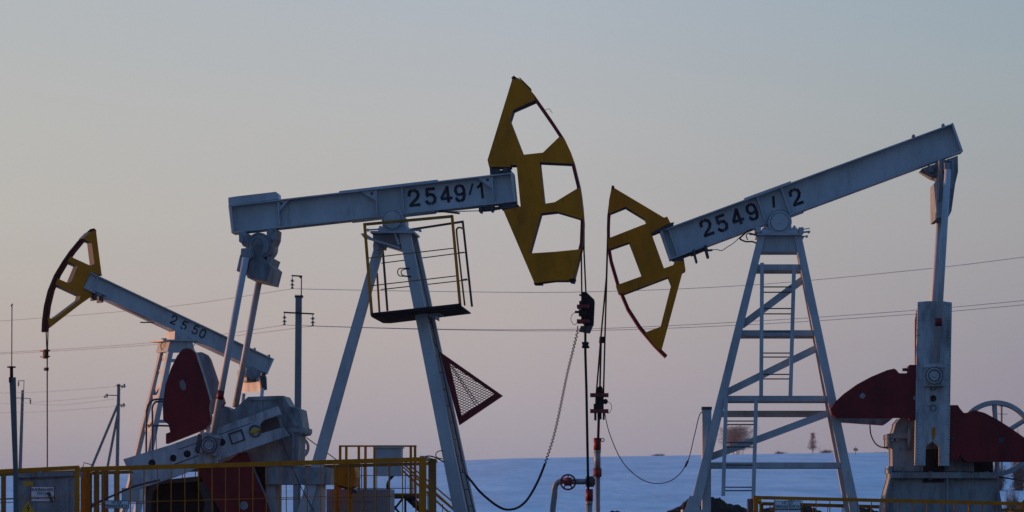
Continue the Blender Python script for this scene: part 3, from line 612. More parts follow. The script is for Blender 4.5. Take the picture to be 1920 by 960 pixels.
mb = MB(); mb.box(B, 1419.5, 437.2, 1503, 440.6, -.45, .45); mb.plate(B, [(1427, 441), (1497, 441), (1497, 472), (1427, 472)], -.31, .31); mb.plate(B, [(1503, 441), (1508, 444), (1504, 452), (1501, 450)], -.2, .2); mb.build('tower_head', 'blue', rb)
tleg(B, (1421.5, 441), (1435, 441), (1270, 1046), (1290, 1046), -.36, -.75, .13, rb)
tleg(B, (1489, 441), (1503, 441), (1612, 1046), (1631, 1046), -.36, -.75, .13, rb)
tleg(B, (1424, 441), (1435, 441), (1270, 1043), (1285, 1043), .23, .55, .13, rb)
tleg(B, (1487, 441), (1500, 441), (1601, 1043), (1616, 1043), .23, .55, .13, rb)
def tt(y): return -.36 - .39*(y-441)/605
def lx(y): return 1428 + (1280-1428)*(y-441)/605
def rx(y): return 1496 + (1621-1496)*(y-441)/605
for y in (505.5, 629, 752, 877):
    t_ = tt(y)+.10
    mb = MB(); a, b_ = lx(y)+3, rx(y)-3
    mb.box(B, a, y-9.5, b_, y+.5, t_, t_+.02); mb.plate(B, [(a, y-.9), (b_, y-.9), (b_, y+.5), (a, y+.5)], t_+.02, t_+.85); mb.box(B, a, y-10, b_, y-9.3, t_, t_+.2); mb.build('cross_beam', 'blue', rb)
for y in (776,):
    t_ = -tt(y)-.25; mb = MB(); mb.box(B, lx(y)+2, y-6, rx(y)-9, y+6, t_, t_+.1); mb.build('cross_beam', 'blue', rb)
for p, q in (((1391, 610), (1507, 523)), ((1360, 737), (1531, 653)), ((1332, 857), (1560, 772))):
    mb = MB(); mb.bar(B, (*p, tt(p[1])+.19), (*q, tt(q[1])+.19), 13, .12); mb.build('diagonal_brace', 'blue', rb)
mb = MB()
ld = [((1429, 493), (1427, 742)), ((1489, 497), (1482, 744)), ((1361.5, 745), (1356, 930)), ((1418, 744), (1412.5, 936))]
for p, q in ld:
    m_ = MB(); m_.bar(B, (*p, tt(p[1])-.06), (*q, tt(q[1])-.06), 7, .05); m_.build('ladder_rail', 'blue', rb)
for y, up in ((538, 1), (548, 1), (578.5, 1), (588.5, 1), (622, 1), (662, 1), (669.5, 1), (702, 1), (710.5, 1), (789.5, 0), (796, 0), (830, 0), (838, 0), (872, 0), (913.5, 0), (920, 0)):
    a, b_ = (1431, 1485) if up else (1359, 1415)
    m_ = MB(); m_.ptube(B, [(a, y, tt(y)-.05), (b_, y, tt(y)-.05)], 1.3, 6); m_.build('rung', 'dark', rb)
mb = MB(); mb.plate(B, [(1284, 958), (1293, 930), (1302, 930), (1312, 958)], -.9, -.8); mb.box(B, 1280, 955, 1330, 961, -.95, .6); mb.box(B, 1255, 1040, 1660, 1060, -1, .8); mb.build('base_skid', 'blue', rb)
# tail: equalizer and pitmans
mb = MB(); mb.plate(B, [(1729, 316), (1796, 291.5), (1796.5, 322), (1791, 345), (1784, 396), (1779, 406), (1776, 404), (1776, 330), (1752, 330), (1745, 326)], -.32, .32); mb.disc(B, 1768, 316, 17, -.38, .38)
mb.disc(B, 1779, 300, 3, -.5, -.3, seg=6); mb.box(B, 1741, 310, 1751, 322, -.45, -.3); mb.build('tail_bearing', 'cast', rb)
mb = MB(); mb.plate(B, [(1757, 338), (1768, 330), (1769, 400), (1765, 408.5), (1757.5, 408.5), (1757, 360)], -.62, .50); mb.plate(B, [(1761, 300), (1768, 299), (1765, 372), (1760, 374)], -.80, -.4); mb.plate(B, [(1785, 300), (1790, 299), (1789, 345), (1783, 356), (1781, 352)], -.7, -.3); mb.box(B, 1771, 305, 1782, 319, -.92, -.5); mb.build('equalizer', 'cast', rb)
pitman(B, (1777, 318, -.94), (1755, 690, -.94), 6.0, rb, (.75, .79))
pitman(B, (1763, 400, .35), (1740, 700, .65), 6.0, rb)
CB = [(1721, 566), (1740, 564.5), (1766, 564.5), (1785, 567), (1782, 740), (1780, 873.5), (1761, 873), (1761, 838), (1749, 827), (1736, 837), (1735, 873), (1715.5, 872), (1717.5, 720)]
mb = MB(); mb.plate(B, CB, -.82, -.71, holes=[]); ck = mb.build('crank', 'crank', rb)
for q in ((1737, 644.5, 1745, 684), (1736.5, 722, 1744, 760)): mb = MB(); mb.box(B, *q, -.84, -.82); mb.build('wedge_bar', 'crank', ck)
mb = MB(); mb.plate(B, [(1748, 802), (1753, 800), (1754, 812), (1751.5, 824), (1748, 824), (1747, 812)], -.828, -.82); mb.build('paint_mark', 'yellow', ck)
mb = MB()
for k in range(52): mb.box(B, 1719.6, 572+k*5.6, 1722.5 if k % 5 else 1725, 572.9+k*5.6, -.823, -.82); mb.box(B, 1778.6 if k % 5 else 1776, 572+k*5.6, 1781, 572.9+k*5.6, -.823, -.82)
mb.build('scale_marks', 'edge', ck)
mb = MB(); mb.disc(B, 1750, 747, 6, -.826, -.82); mb.build('pin_bore_shade', 'black', ck)  # black disc painted as the shaded bore
for y_ in (726, 765): mb = MB(); mb.disc(B, 1750, y_, 6, -.826, -.82, hole=4.6); mb.build('pin_bore_ring', 'edge', ck)
mb = MB(); mb.box(B, 1733.5, 684, 1771.5, 724, -.96, -.82); mb.plate(B, [(1732, 681), (1773, 683), (1773, 689), (1732, 689)], -1, -.82); mb.disc(B, 1752, 704, 15, -1.02, -.96, hole=11.5); mb.disc(B, 1752, 704, 10, -1.03, -.95); mb.disc(B, 1752, 704, 3, -1.06, -1.03, seg=6)
for x in (1738, 1767):
    for y in (692, 719): mb.disc(B, x, y, 2.1, -.99, -.96, seg=6)
mb.build('crank_pin_block', 'crank', ck)
for r_, h_, z_ in ((16.2, 14.8, -1.025), (11, 9.4, -1.04)): mb = MB(); mb.disc(B, 1752, 704, r_, z_, z_+.01, hole=h_); mb.build('bearing_gap_shade', 'edge', ck)  # painted gap shadow around the crank pin
mb = MB(); mb.box(B, 1730, 842, 1770, 905, -.5, .5); mb.build('crank_shaft', 'black', rb)
mb = MB(); mb.plate(B, [(1716, 600), (1719.5, 580), (1760, 580), (1760, 860), (1716, 860)], .55, .66); mb.build('crank', 'redb', rb)['label'] = 'far crank, its edge just showing'
WL = [(1557.5, 767), (1565, 755), (1583, 738), (1608, 720), (1633, 706.5), (1663, 694), (1676.5, 691), (1680, 693), (1686, 699.7), (1700, 699.7), (1703, 697.5), (1703, 687), (1706, 684), (1717.3, 684), (1717.3, 787.5), (1706.7, 787.5), (1703, 783), (1676, 783), (1669, 784), (1568, 783), (1560, 777)]
mb = MB(); mb.plate(B, WL, -.78, -.5, 0); mb.plate(B, [(1612, 741), (1617.5, 736), (1623.5, 742), (1618, 748), (1612, 745)], -.785, -.78, 1); mb.disc(B, 1716, 746, 4, -.79, -.78, 1, seg=8); mb.build('counterweight', ['red', 'cast'], rb)['label'] = 'left dark red counterweight pointing at the tower'
mb = MB(); mb.plate(B, [(1572, 765), (1572, 791), (1657, 797), (1663, 793), (1677, 782), (1677, 765)], .3, .6); mb.build('counterweight', 'cast', rb)['label'] = 'grey lower edge of the far left counterweight'
mb = MB(); mb.ptube(B, [(1692, 693, -.6), (1704, 693, -.6)], 3, 8); mb.build('weight_bolt', 'dark', rb)
WR = [(1782.5, 759.5), (1796, 759.5), (1800, 766), (1807, 774), (1815, 774), (1825.5, 768.5), (1846, 774), (1869, 786), (1892, 800.5), (1920, 820), (1942, 842), (1946, 858), (1938, 866), (1812, 865.5), (1800, 853), (1794, 864), (1782, 864)]
mb = MB(); mb.plate(B, WR, -.78, -.5, 0); mb.disc(B, 1878, 825, 5.5, -.785, -.78, 1, seg=10); mb.disc(B, 1787, 822, 3, -.785, -.78, 1, seg=8); mb.build('counterweight', ['red', 'edge'], rb)['label'] = 'right dark red counterweight in front of the flywheel'
mb = MB(); mb.disc(B, 1867, 822, 72, .45, .62, hole=64, seg=64); mb.disc(B, 1867, 822, 66, .50, .57, hole=62.5, seg=64); mb.disc(B, 1867, 822, 12, .4, .66, seg=24)
for i in range(6):
    a = i*math.pi/3 - math.pi/2 - .04
    p = (1867+10*math.cos(a), 822+10*math.sin(a), .53); q = (1867+65*math.cos(a), 822+65*math.sin(a), .53)
    mb.bar(B, p, q, 9, .05); mb.bar(B, p, q, 2.5, .14)
mb.build('flywheel', 'blue', rb)
# gearbox and stand
mb = MB(); mb.plate(B, [(1689, 783.5), (1700, 779), (1760, 779), (1800, 800), (1826, 850), (1826, 884), (1675.5, 884), (1674, 841), (1668, 838), (1668, 815), (1676, 811), (1681, 793)], -.42, .42); gbb = mb.build('gearbox', 'cast', rb)
mb = MB(); mb.box(B, 1665, 813, 1703, 822, -.5, .46); mb.box(B, 1665.5, 822, 1669.5, 838.5, -.46, .4); mb.box(B, 1667.5, 874, 1674, 887, -.46, .4)
for x, y in ((1674, 825), (1682, 825), (1692, 840), (1678, 881), (1694, 881)): mb.disc(B, x, y, 2.2, -.53, -.42, seg=8)
mb.ptube(B, [(1705, 800, -.48), (1705, 842, -.48)], 4.4, 10); mb.build('gearbox_flange', 'cast', gbb)
for x in (1692, 1729): mb = MB(); mb.ptube(B, [(x, 874, -.5), (x, 888, -.5)], 2.6, 8); mb.build('anchor_bolt', 'cast', gbb)
mb = MB(); mb.box(B, 1672, 885.6, 1872, 896.5, -.62, .62)
for x in (1693, 1745, 1799, 1850): mb.ptube(B, [(x, 884, -.55), (x, 900, -.55)], 3.6, 6)
mb.plate(B, [(1670, 896.6), (1871, 896.6), (1880, 960), (1890, 1050), (1645, 1050), (1660, 937)], -.5, .5); mb.plate(B, [(1775, 897), (1779, 897), (1779, 1050), (1775, 1050)], -.6, -.5); mb.build('gearbox_stand', 'cast', rb)
mb = MB(); mb.box(B, 1790, 866, 1862, 886, .0, .4); mb.build('black_infill_block', 'black', rb)  # plain black block behind the counterweight
cable(B, [(1631, 797, .2), (1633, 815, .1), (1641, 831, -.1), (1653, 838.5, -.2), (1666, 838, -.3)], 1.3, rb, 'sensor_lead', 'rubber', sub=5)
cable(B, [(1868, 893, .4), (1920, 902, .4), (1990, 912, .4)], 1.4, rb, 'brake_rod', 'dark')
cable(B, [(1139.5, 440, -.12), (1137, 520, -.12), (1126, 640, -.1), (1118, 740, -.08)], 1.6, rb)
cable(B, [(1139.5, 450, .12), (1137.5, 520, .12), (1134, 640, .1), (1131.5, 740, .08)], 1.6, rb)
mb = MB(); mb.plate(B, [(1124, 631), (1134, 631), (1133, 643), (1123, 643)], -.04, .04); mb.ptube(B, [(1127, 640, 0), (1124.5, 740, 0)], 1.8, 8); mb.build('cable_yoke', 'black', rb)
mb = MB(); mb.plate(B, [(1119, 728), (1123, 724), (1128, 724), (1130, 728), (1130, 738), (1118, 738)], -.08, .08); mb.box(B, 1116, 744, 1132, 767, -.1, .1); mb.disc(B, 1135, 752.5, 5, -.08, .08, seg=8); mb.box(B, 1114, 773, 1118.5, 788, -.06, .06); mb.box(B, 1120, 773, 1128, 786, -.06, .06); mb.box(B, 1130, 773, 1134, 787, -.06, .06); mb.box(B, 1113, 757, 1116.5, 767, -.06, .06); cr = mb.build('carrier_bar', 'black', rb)
for y in (737, 767):
    mb = MB(); mb.box(B, 1106.5, y, 1141, y+6.6, -.14, .14); mb.build('clamp_plate', 'redb', cr)
mb = MB(); mb.ptube(B, [(1138, 752, -.05), (1145, 757, -.05), (1147, 765, -.05), (1143, 773.5, -.05), (1138, 774.5, -.05), (1134, 770, -.05)], 0.55, 6, sub=5); mb.build('sensor_lead', 'rubber', cr)
cable(B, [(1124, 740, 0), (1121.5, 825, 0)], 2.5, rb, 'polished_rod')

# ------------------------------------------------------------------ pump jack numbered 2550 (farther off)
C = Plane(340, 78.0, -33)
rc = thing('pump_jack', base(C, 340), 'smaller distant grey blue pump jack with black number 2550 and yellow head, leftmost', 'pump jack')
bmc = ibeam(C, rc, (171, 510.5), (157, 540), (514, 673), (501, 701), half=.19, fl=2.2, web=.12)
def yt(x): return 510.5+(x-171)*0.4738
def yb(x): return 540+(x-157)*0.468
mb = MB(); mb.plate(C, [(511, 672), (514.5, 672.5), (501.5, 702), (498.5, 700.5)], -.22, .22); mb.build('end_plate', 'blue', bmc)
for x, d in ((184, 13),):
    mb = MB(); mb.plate(C, [(x-.7, yt(x)+2), (x+.7, yt(x)+2.5), (x-d+.7, yb(x-d)-2), (x-d-.7, yb(x-d)-2.5)], -.18, -.12); mb.build('stiffener', 'blue', bmc)
for x in (478, 505):
    mb = MB(); mb.plate(C, [(x-1.5, yt(x-1.5)), (x-1, yt(x)-4), (x+1.5, yt(x)-4), (x+2, yt(x+2))], -.05, .05); mb.build('lifting_eye', 'cast', bmc)
mb = MB()
for ch, cx, cy in (('2', 326, 600), ('5', 345.5, 610.3), ('5', 366.5, 618.5), ('0', 380, 625.5)): mb = MB(); digit(mb, C, ch, cx, cy, 11.5, 17, 24, -.124, sw=.24); mb.build('numeral', 'ink', bmc)
HC = [(180, 432), (190, 510), (191.5, 517), (171, 510), (156, 540), (170, 546), (173, 555), (150, 571), (93, 615), (89, 596), (102, 598), (149, 562.5), (151, 554.5), (104, 533), (108, 522), (132, 532.5), (146, 499), (126, 490), (132, 481), (174, 500), (177, 495), (172, 455), (162, 451), (156, 447), (168, 435)]
mb = MB(); mb.plate(C, HC, -.15, .15, 0, 1); hc_ = mb.build('horse_head', ['yellow', 'edge'], rc)  # side faces painted dark so they look unlit
RC = [(178, 429), (164, 441), (152, 454), (138, 471), (125, 490), (110, 515), (98, 544), (91, 573), (87.5, 600), (86.5, 622)]
rim2(C, RC, 5, -.13, .13).build('head_rim', 'red', hc_)
rim2(C, [(x-.3, y-.2) for x, y in RC], -1.2, -.13, .13).build('cable_track', 'flatblack', hc_)  # flat black strip along the outer face of the head rim
mb = MB(); mb.ptube(C, [(174, 547, -.1), (198, 557, -.1)], 3, 8); mb.box(C, 178, 549, 182, 563, -.2, .1); mb.box(C, 190, 553, 194, 567, -.2, .1); mb.ptube(C, [(198, 560, -.1), (283, 602, -.1)], .7, 6); mb.ptube(C, [(263, 604.5, -.2), (288, 604.5, -.2)], 1.3, 6); mb.build('lower_head_joint', 'edge', rc)
mb = MB(); mb.plate(C, [(328, 621), (358, 635), (358, 637), (327, 637)], -.3, .3); mb.disc(C, 343, 627, 10, -.34, .34); mb.box(C, 306, 636.5, 366, 639.5, -.45, .45); mb.ptube(C, [(302, 636, -.3), (312, 635, -.3)], 1.6, 6); mb.ptube(C, [(352, 632, -.3), (366, 637, -.3)], 1.5, 6); mb.build('centre_bearing', 'blue', rc)
mb = MB(); mb.plate(C, [(319, 639.7), (361, 639.7), (365, 659), (314, 659)], -.36, .36); mb.build('tower_head', 'blue', rc)
mb = MB(); mb.ptube(C, [(309, 638, 0), (302, 646, 0), (303, 655, 0), (309, 659, 0)], .8, 6, sub=4); mb.ptube(C, [(363, 640, 0), (365.5, 645, 0), (362, 649, 0)], .7, 6, sub=4); mb.build('cable_loop', 'rubber', rc)
tleg(C, (317, 655), (326, 655), (240, 1025), (252, 1025), -.36, -.7, .13, rc)
tleg(C, (356, 655), (365, 655), (430, 1025), (442, 1025), -.36, -.7, .13, rc)
tleg(C, (306, 640), (311.5, 640), (213, 1025), (224, 1025), .25, .6, .13, rc)
tleg(C, (348, 655), (355, 655), (412, 1025), (422, 1025), .25, .6, .13, rc)
for y in (672, 697, 745, 806, 870, 930):
    k = (y-655)/370; mb = MB()
    a = C.pt(321-77*k, y, -.3-.34*k); b_ = C.pt(308-90*k, y, .3+.35*k); mb.beam(a, b_, .12, .06, C.u); mb.build('cross_beam', 'blue', rc)
for y in (676, 740, 790, 850):
    k = (y-655)/370; mb = MB(); mb.bar(C, (320-75*k, y, -.3-.3*k), (362+75*k, y, -.3-.3*k), 6, .08); mb.build('cross_beam', 'blue', rc)
for y0, y1 in ((735, 705), (800, 770)):
    mb = MB(); k = (y0-655)/370; k2 = (y1-655)/370; mb.beam(C.pt(309-88*k, y0+4, .3+.3*k), C.pt(321-77*k2, y1, -.3-.3*k2), .10, .06, C.u); mb.build('diagonal_brace', 'blue', rc)
mb = MB(); mb.disc(C, 474, 700, 12, -.3, .3); mb.plate(C, [(461, 682), (489, 696), (489, 712), (480, 717), (463, 715)], -.2, .2); mb.build('tail_bearing', 'cast', rc)
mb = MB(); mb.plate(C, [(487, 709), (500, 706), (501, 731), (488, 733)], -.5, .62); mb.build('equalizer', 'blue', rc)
mb = MB(); mb.plate(C, [(486, 706), (492, 704), (494, 698), (498, 698), (500, 728), (496, 732), (491, 730), (488, 712)], -.58, -.505); mb.build('equalizer_bracket', 'dark', rc)
pitman(C, (492, 728, -.6), (470, 960, -.6), 3.6, rc); pitman(C, (457, 738, .6), (435, 960, .6), 3.6, rc)
mb = MB(); mb.plate(C, [(400, 850), (470, 850), (500, 900), (505, 1020), (390, 1020)], -.4, .4); mb.build('gearbox', 'cast', rc)
cable(C, [(90, 620, -.08), (89, 665, 0)], 1.1, rc); cable(C, [(86.5, 620, .08), (88, 665, 0)], 1.1, rc)
mb = MB(); mb.box(C, 85, 655, 91, 672, -.08, .08); cr = mb.build('carrier_bar', 'black', rc)
for y in (656, 667): mb = MB(); mb.box(C, 82, y, 94, y+2.4, -.12, .12); mb.build('clamp_plate', 'redb', cr)
cable(C, [(88.5, 665, 0), (88.7, 1030, 0)], 1.25, rc, 'polished_rod', 'dark')
mb = MB(); mb.box(C, 85.5, 689, 91.5, 695, -.06, .06); mb.build('rod_clamp', 'black', rc)

# ------------------------------------------------------------------ wellheads
WH = Plane(1100, 52.2, 0)
wa = thing('wellhead', base(WH, 1105), 'rusty wellhead pipe with red collar, side outlet pipe and red handwheel', 'wellhead')
mb = MB(); mb.ptube(WH, [(1104.5, 939, 0), (1105, 1055, 0)], 6, 14); mb.ptube(WH, [(1104.5, 940, 0), (1104.5, 946, 0)], 7, 14); mb.build('pipe', 'galv', wa)
mb = MB(); mb.ptube(WH, [(1105, 917, 0), (1105, 939.5, 0)], 7, 14); mb.build('collar', 'red', wa)
mb = MB(); mb.ptube(WH, [(1106, 893, 0), (1106, 913, 0)], 8, 12); mb.ptube(WH, [(1098, 903, 0), (1116, 903, 0)], 6.5, 12); mb.build('tee_block', 'dark', wa)
mb = MB(); mb.ptube(WH, [(1100, 903, 0), (1075, 903, 0), (1060, 902, 0), (1052, 902.5, 0), (1044, 906, 0), (1040.5, 915, 0), (1039.5, 930, 0), (1036, 965, 0), (1033, 1055, 0)], 5.5, 14, sub=5); mb.build('outlet_pipe', 'galv', wa)
mb = MB(); mb.ptube(WH, [(1058, 903, 0), (1072, 903, 0)], 8, 12); mb.ptube(WH, [(1065, 903, 0), (1065, 903, -.34)], 3, 8); mb.build('valve_body', 'redb', wa)
mb = MB(); P0 = WH.pt(1065, 904, -.32)
def wheel(m_, c, r, r2, u, v, seg=28):
    m_.tube([c + u*(r*math.cos(2*math.pi*i/seg)) + v*(r*math.sin(2*math.pi*i/seg)) for i in range(seg+1)], r2, 8)
    for i in range(5):
        a = 2*math.pi*i/5+.3; m_.tube([c, c + u*(r*math.cos(a)) + v*(r*math.sin(a))], r2*.75, 6)
wheel(mb, P0, .135, .016, WH.u, Vector((0, 0, 1))); mb.build('handwheel', 'red', wa)
wb_ = thing('wellhead', base(WH, 1120), 'taller wellhead riser with two red couplings and a lug ring', 'wellhead')
mb = MB(); mb.ptube(WH, [(1120, 844, .15), (1120, 878, .15)], 6.2, 14); mb.ptube(WH, [(1120, 845, .15), (1120, 848, .15)], 7.2, 14); mb.ptube(WH, [(1120.5, 893, .15), (1120.5, 1055, .15)], 5, 14); mb.build('pipe', 'galv', wb_)
mb = MB(); mb.ptube(WH, [(1120, 821, .15), (1120, 844, .15)], 7, 14); o = mb.build('collar', 'red', wb_)
mb = MB(); c = WH.pt(1130, 825, .15); mb.tube([c + WH.u*(.03*math.cos(i*.524)) + Vector((0, 0, .03*math.sin(i*.524))) for i in range(13)], .009, 6); mb.build('lug_ring', 'dark', o)
mb = MB(); mb.ptube(WH, [(1120, 878, .15), (1120, 894, .15)], 8.3, 14); mb.build('collar', 'redb', wb_)
# cables
mb = MB(); pts = spline([WH.pt(*p, -.05) for p in ((1083.5, 611), (1081.5, 627), (1073, 662), (1063, 703), (1047, 781), (1036, 826), (1022, 869))], 60)
hel = []
acc = 0; RC_ = .018
for i, p in enumerate(pts):
    if i: acc += (p-pts[i-1]).length
    a = acc/0.042*2*math.pi; k = min(1, i/20)
    hel.append((p, acc))
res = []
tot = hel[-1][1]; j = 0
steps = int(tot/0.0062)
for q in range(steps+1):
    s_ = q*tot/steps
    while j < len(hel)-2 and hel[j+1][1] < s_: j += 1
    (pa, sa), (pb, sb) = hel[j], hel[j+1]; p = pa.lerp(pb, (s_-sa)/max(sb-sa, 1e-6)); d = (pb-pa).normalized()
    x = d.cross(Vector((0, 1, 0))).normalized(); an = s_/0.066*2*math.pi; rr = .019*min(1, s_/.12)
    res.append(p + x*(rr*math.cos(an)) + Vector((0, 1, 0))*(rr*math.sin(an)))
mb.tube(res, .0105, 5)
mb.tube(spline([WH.pt(*p) for p in ((1022, 869, -.05), (1011, 897, -.05), (997, 924, -.1), (984, 942, -.2), (968, 953, -.3), (950, 955.5, -.4), (935, 950, -.5), (918, 938, -.6), (900, 922, -.6), (886, 905, -.5), (872, 888, -.3))], 6), .022, 8)
prop(mb.build('coiled_cable', 'rubber', origin=base(WH, 960)), 'black coiled cable sagging from rod clamp down to the leg of the left front pump', 'cable')
mb = MB(); mb.ptube(WH, [(1134, 774, -.05), (1143, 813, -.05), (1166, 864, -.05), (1198.5, 896, -.05), (1230.6, 906.7, -.05), (1262.8, 898.4, 0), (1288, 868.6, 0), (1301.7, 818, 0), (1311, 780, 0), (1318, 771, 0)], .9, 6, sub=8); mb.ptube(WH, [(1284.5, 875, 0), (1290, 864, 0)], 2.1, 8)
prop(mb.build('sagging_cable', 'rubber', origin=base(WH, 1230)), 'thin black cable hanging in a loop between rod clamp and square steel post', 'cable')
PS = Plane(1325, 52.2, 0)
po = thing('steel_post', base(PS, 1325), 'square pale steel post standing left of the ladder tower', 'post')
mb = MB(); mb.plate(PS, [(1317.5, 768), (1334, 768), (1332.5, 1055), (1316, 1055)], -.1, .1); mb.build('post', 'blue', po)
mb = MB(); mb.box(PS, 1316.5, 762.5, 1335, 768, -.11, .11); mb.build('cap', 'dark', po)

# ------------------------------------------------------------------ guard fences
FA = Plane(480, 49.0, 5)
fa = thing('guard_fence', base(FA, 480), 'yellow guard fence of thin bars in front of the crank of the left front pump', 'fence')
def ft(x): return 875.5 - (x-154)*0.0289
def lfence(F, root, x0, x1, f, t, step, rw, matn, bw=1.5, midy=None, ybot=1070, posts=(), postw=7, phase=0, mw=1.2, barmat=None):
    m_ = MB(); m_.plate(F, [(x0, f(x0)), (x1, f(x1)), (x1, f(x1)+rw), (x0, f(x0)+rw)], t-.03, t+.03); m_.build('top_rail', matn, root)
    if midy is not None: m_ = MB(); m_.plate(F, [(x0, f(x0)+midy), (x1, f(x1)+midy), (x1, f(x1)+midy+mw), (x0, f(x0)+midy+mw)], t-.012, t+.012); m_.build('mid_rail', matn, root)
    m_ = MB(); m_.plate(F, [(x0, ybot-22), (x1, ybot-22), (x1, ybot-14), (x0, ybot-14)], t-.02, t+.02); m_.build('bottom_rail', matn, root)
    x = x0+phase
    while x < x1-2:
        m_ = MB(); wob = random.uniform(-.8, .8); m_.bar(F, (x, f(x)+rw-.5, t), (x+wob, ybot-16, t), bw*random.uniform(.9, 1.1), .022); m_.build('bar', barmat or matn, root); x += step
    for xp in posts:
        m_ = MB(); m_.box(F, xp-postw/2, f(xp)+.6, xp+postw/2, ybot, t-.045, t+.045); m_.build('post', matn, root)
lfence(FA, fa, 152, 790, ft, 0, 25.5, 8.5, 'yellow', midy=68, posts=(157.5, 792), postw=13, phase=16, barmat='yellow')
def fr(x): return 884.5-(x-154)*.0285
lfence(FA, fa, 160, 815, fr, 4.0, 24.3, 6.0, 'rustyel', bw=1.3, midy=62, posts=(165.5, 180, 218, 812), postw=8.5, phase=12)
mb = MB(); mb.beam(FA.pt(791, 858, 0), FA.pt(817, 865, 4.0), .07, .06, Vector((0, 0, 1))); mb.build('return_rail', 'galv', fa)
mb = MB(); mb.beam(FA.pt(157, 879, 0), FA.pt(170, 887, 4.0), .07, .06, Vector((0, 0, 1))); mb.build('return_rail', 'yellow', fa)
mb = MB(); mb.box(FA, 803, 860, 817, 1070, 1.6, 1.7); mb.build('post', 'rustyel', fa)
mb = MB(); mb.box(FA, 190, 878, 202, 1070, .5, .56); mb.build('gate_post', 'rustyel', fa)
mb = MB(); mb.box(FA, 177, 880, 185, 1070, 1.2, 1.26); mb.build('gate_post', 'rustyel', fa)
mb = MB(); mb.ptube(FA, [(170, 948, .3), (210, 930, .3), (252, 912, .3), (300, 900, .4)], 2.2, 6, sub=3); mb.ptube(FA, [(150, 958, .3), (180, 948, .3)], 1.6, 6); mb.build('drag_bar', 'dark', fa)
mb = MB(); mb.ptube(FA, [(155, 877, .1), (157.5, 867.5, .1), (176, 872.5, .1)], .9, 6); mb.build('latch_wire', 'dark', fa)
mb = MB(); mb.ptube(FA, [(790, 859, .1), (803, 855, .6), (817, 858, 1), (832, 866, 1.5)], 1.4, 6, sub=4); mb.ptube(FA, [(832, 845, 1.5), (822, 846, 1.5), (817, 852, 1.5), (820, 858, 1.5), (830, 860, 1.5)], 1.0, 6, sub=4); prop(mb.build('fence_cable', 'rubber', origin=base(FA, 815)), 'black cable looped from fence corner to the wide tower leg', 'cable')

FL = Plane(70, 47.5, 3)
fl = thing('guard_fence', base(FL, 70), 'short yellow guard rail in front of the grey control cabinet at left', 'fence')
def fll(x): return 880 - x*.049
m_ = MB(); m_.plate(FL, [(-60, fll(-60)), (147, fll(147)), (147, fll(147)+7.5), (-60, fll(-60)+7.5)], -.03, .03); m_.build('top_rail', 'yellow', fl)
m_ = MB(); m_.box(FL, 140, 874, 147.5, 1070, -.04, .04); m_.build('post', 'yellow', fl)
m_ = MB(); m_.plate(FL, [(-60, 940), (140, 928), (140, 929.3), (-60, 941.3)], -.01, .01); m_.build('mid_rail', 'yellow', fl)
m_ = MB(); m_.plate(FL, [(-60, 889), (152, 881), (152, 887), (-60, 895)], 2.5, 2.56); m_.build('top_rail', 'rustyel', fl)
m_ = MB(); m_.box(FL, 2, 889, 9.5, 1070, 2.46, 2.54); m_.build('post', 'rustyel', fl)
for y in (935, 942): m_ = MB(); m_.plate(FL, [(-60, y+2), (150, y-6), (150, y-4.6), (-60, y+3.4)], 2.5, 2.52); m_.build('mid_rail', 'dark', fl)
m_ = MB(); m_.beam(FL.pt(144, 877, 0), FL.pt(150, 884, 2.5), .07, .05, Vector((0, 0, 1))); m_.build('return_rail', 'galv', fl)

CB_ = Plane(85, 48.4, 3)
cb = thing('control_cabinet', base(CB_, 85), 'grey metal control cabinet with warning stickers behind the yellow rail', 'cabinet')
mb = MB(); mb.plate(CB_, [(30, 896), (136, 892), (136, 1065), (30, 1065)], 0, .6); mb.build('housing', 'cast', cb)
mb = MB(); mb.plate(CB_, [(26, 888.5), (139, 884), (139, 892), (26, 896.5)], -.06, .68); mb.disc(CB_, 73, 886, 2.5, .0, .1, seg=8); mb.build('roof', 'cast', cb)
mb = MB(); mb.plate(CB_, [(37, 902), (129, 898), (129, 1050), (37, 1050)], -.03, 0); dr = mb.build('door', 'cast', cb)
mb = MB(); mb.plate(CB_, [(88, 924), (93, 922), (99, 939), (95, 941)], -.07, -.03); mb.build('handle', 'dark', dr)
mb = MB(); mb.box(CB_, 57.5, 911.5, 102.5, 941, -.036, -.03, 1); mb.box(CB_, 58.8, 912.8, 101.2, 939.7, -.040, -.036, 0); sg = mb.build('warning_notice', ['white', 'redb'], cb)
text('ВНИМАНИЕ!', CB_, 80, 918.5, -.042, 8, 'ink', sg, squash=.95); text('ПУСК', CB_, 80, 926, -.042, 8, 'ink', sg); text('АВТОМАТИЧЕСКИЙ', CB_, 80, 934, -.042, 5.6, 'ink', sg, squash=.85)
mb = MB(); mb.box(CB_, 44, 903, 62, 911.2, -.036, -.03); mb.build('sticker', 'warn', cb)
mb = MB(); mb.plate(CB_, [(52, 938), (68, 966), (36, 966)], -.036, -.03); tr = mb.build('warning_sign', 'warn', cb)
mb = MB(); mb.plate(CB_, [(53, 946), (50, 954), (53, 954), (51.5, 962), (55.5, 952), (52.5, 952), (54.5, 946)], -.040, -.036); mb.build('lightning_mark', 'ink', tr)

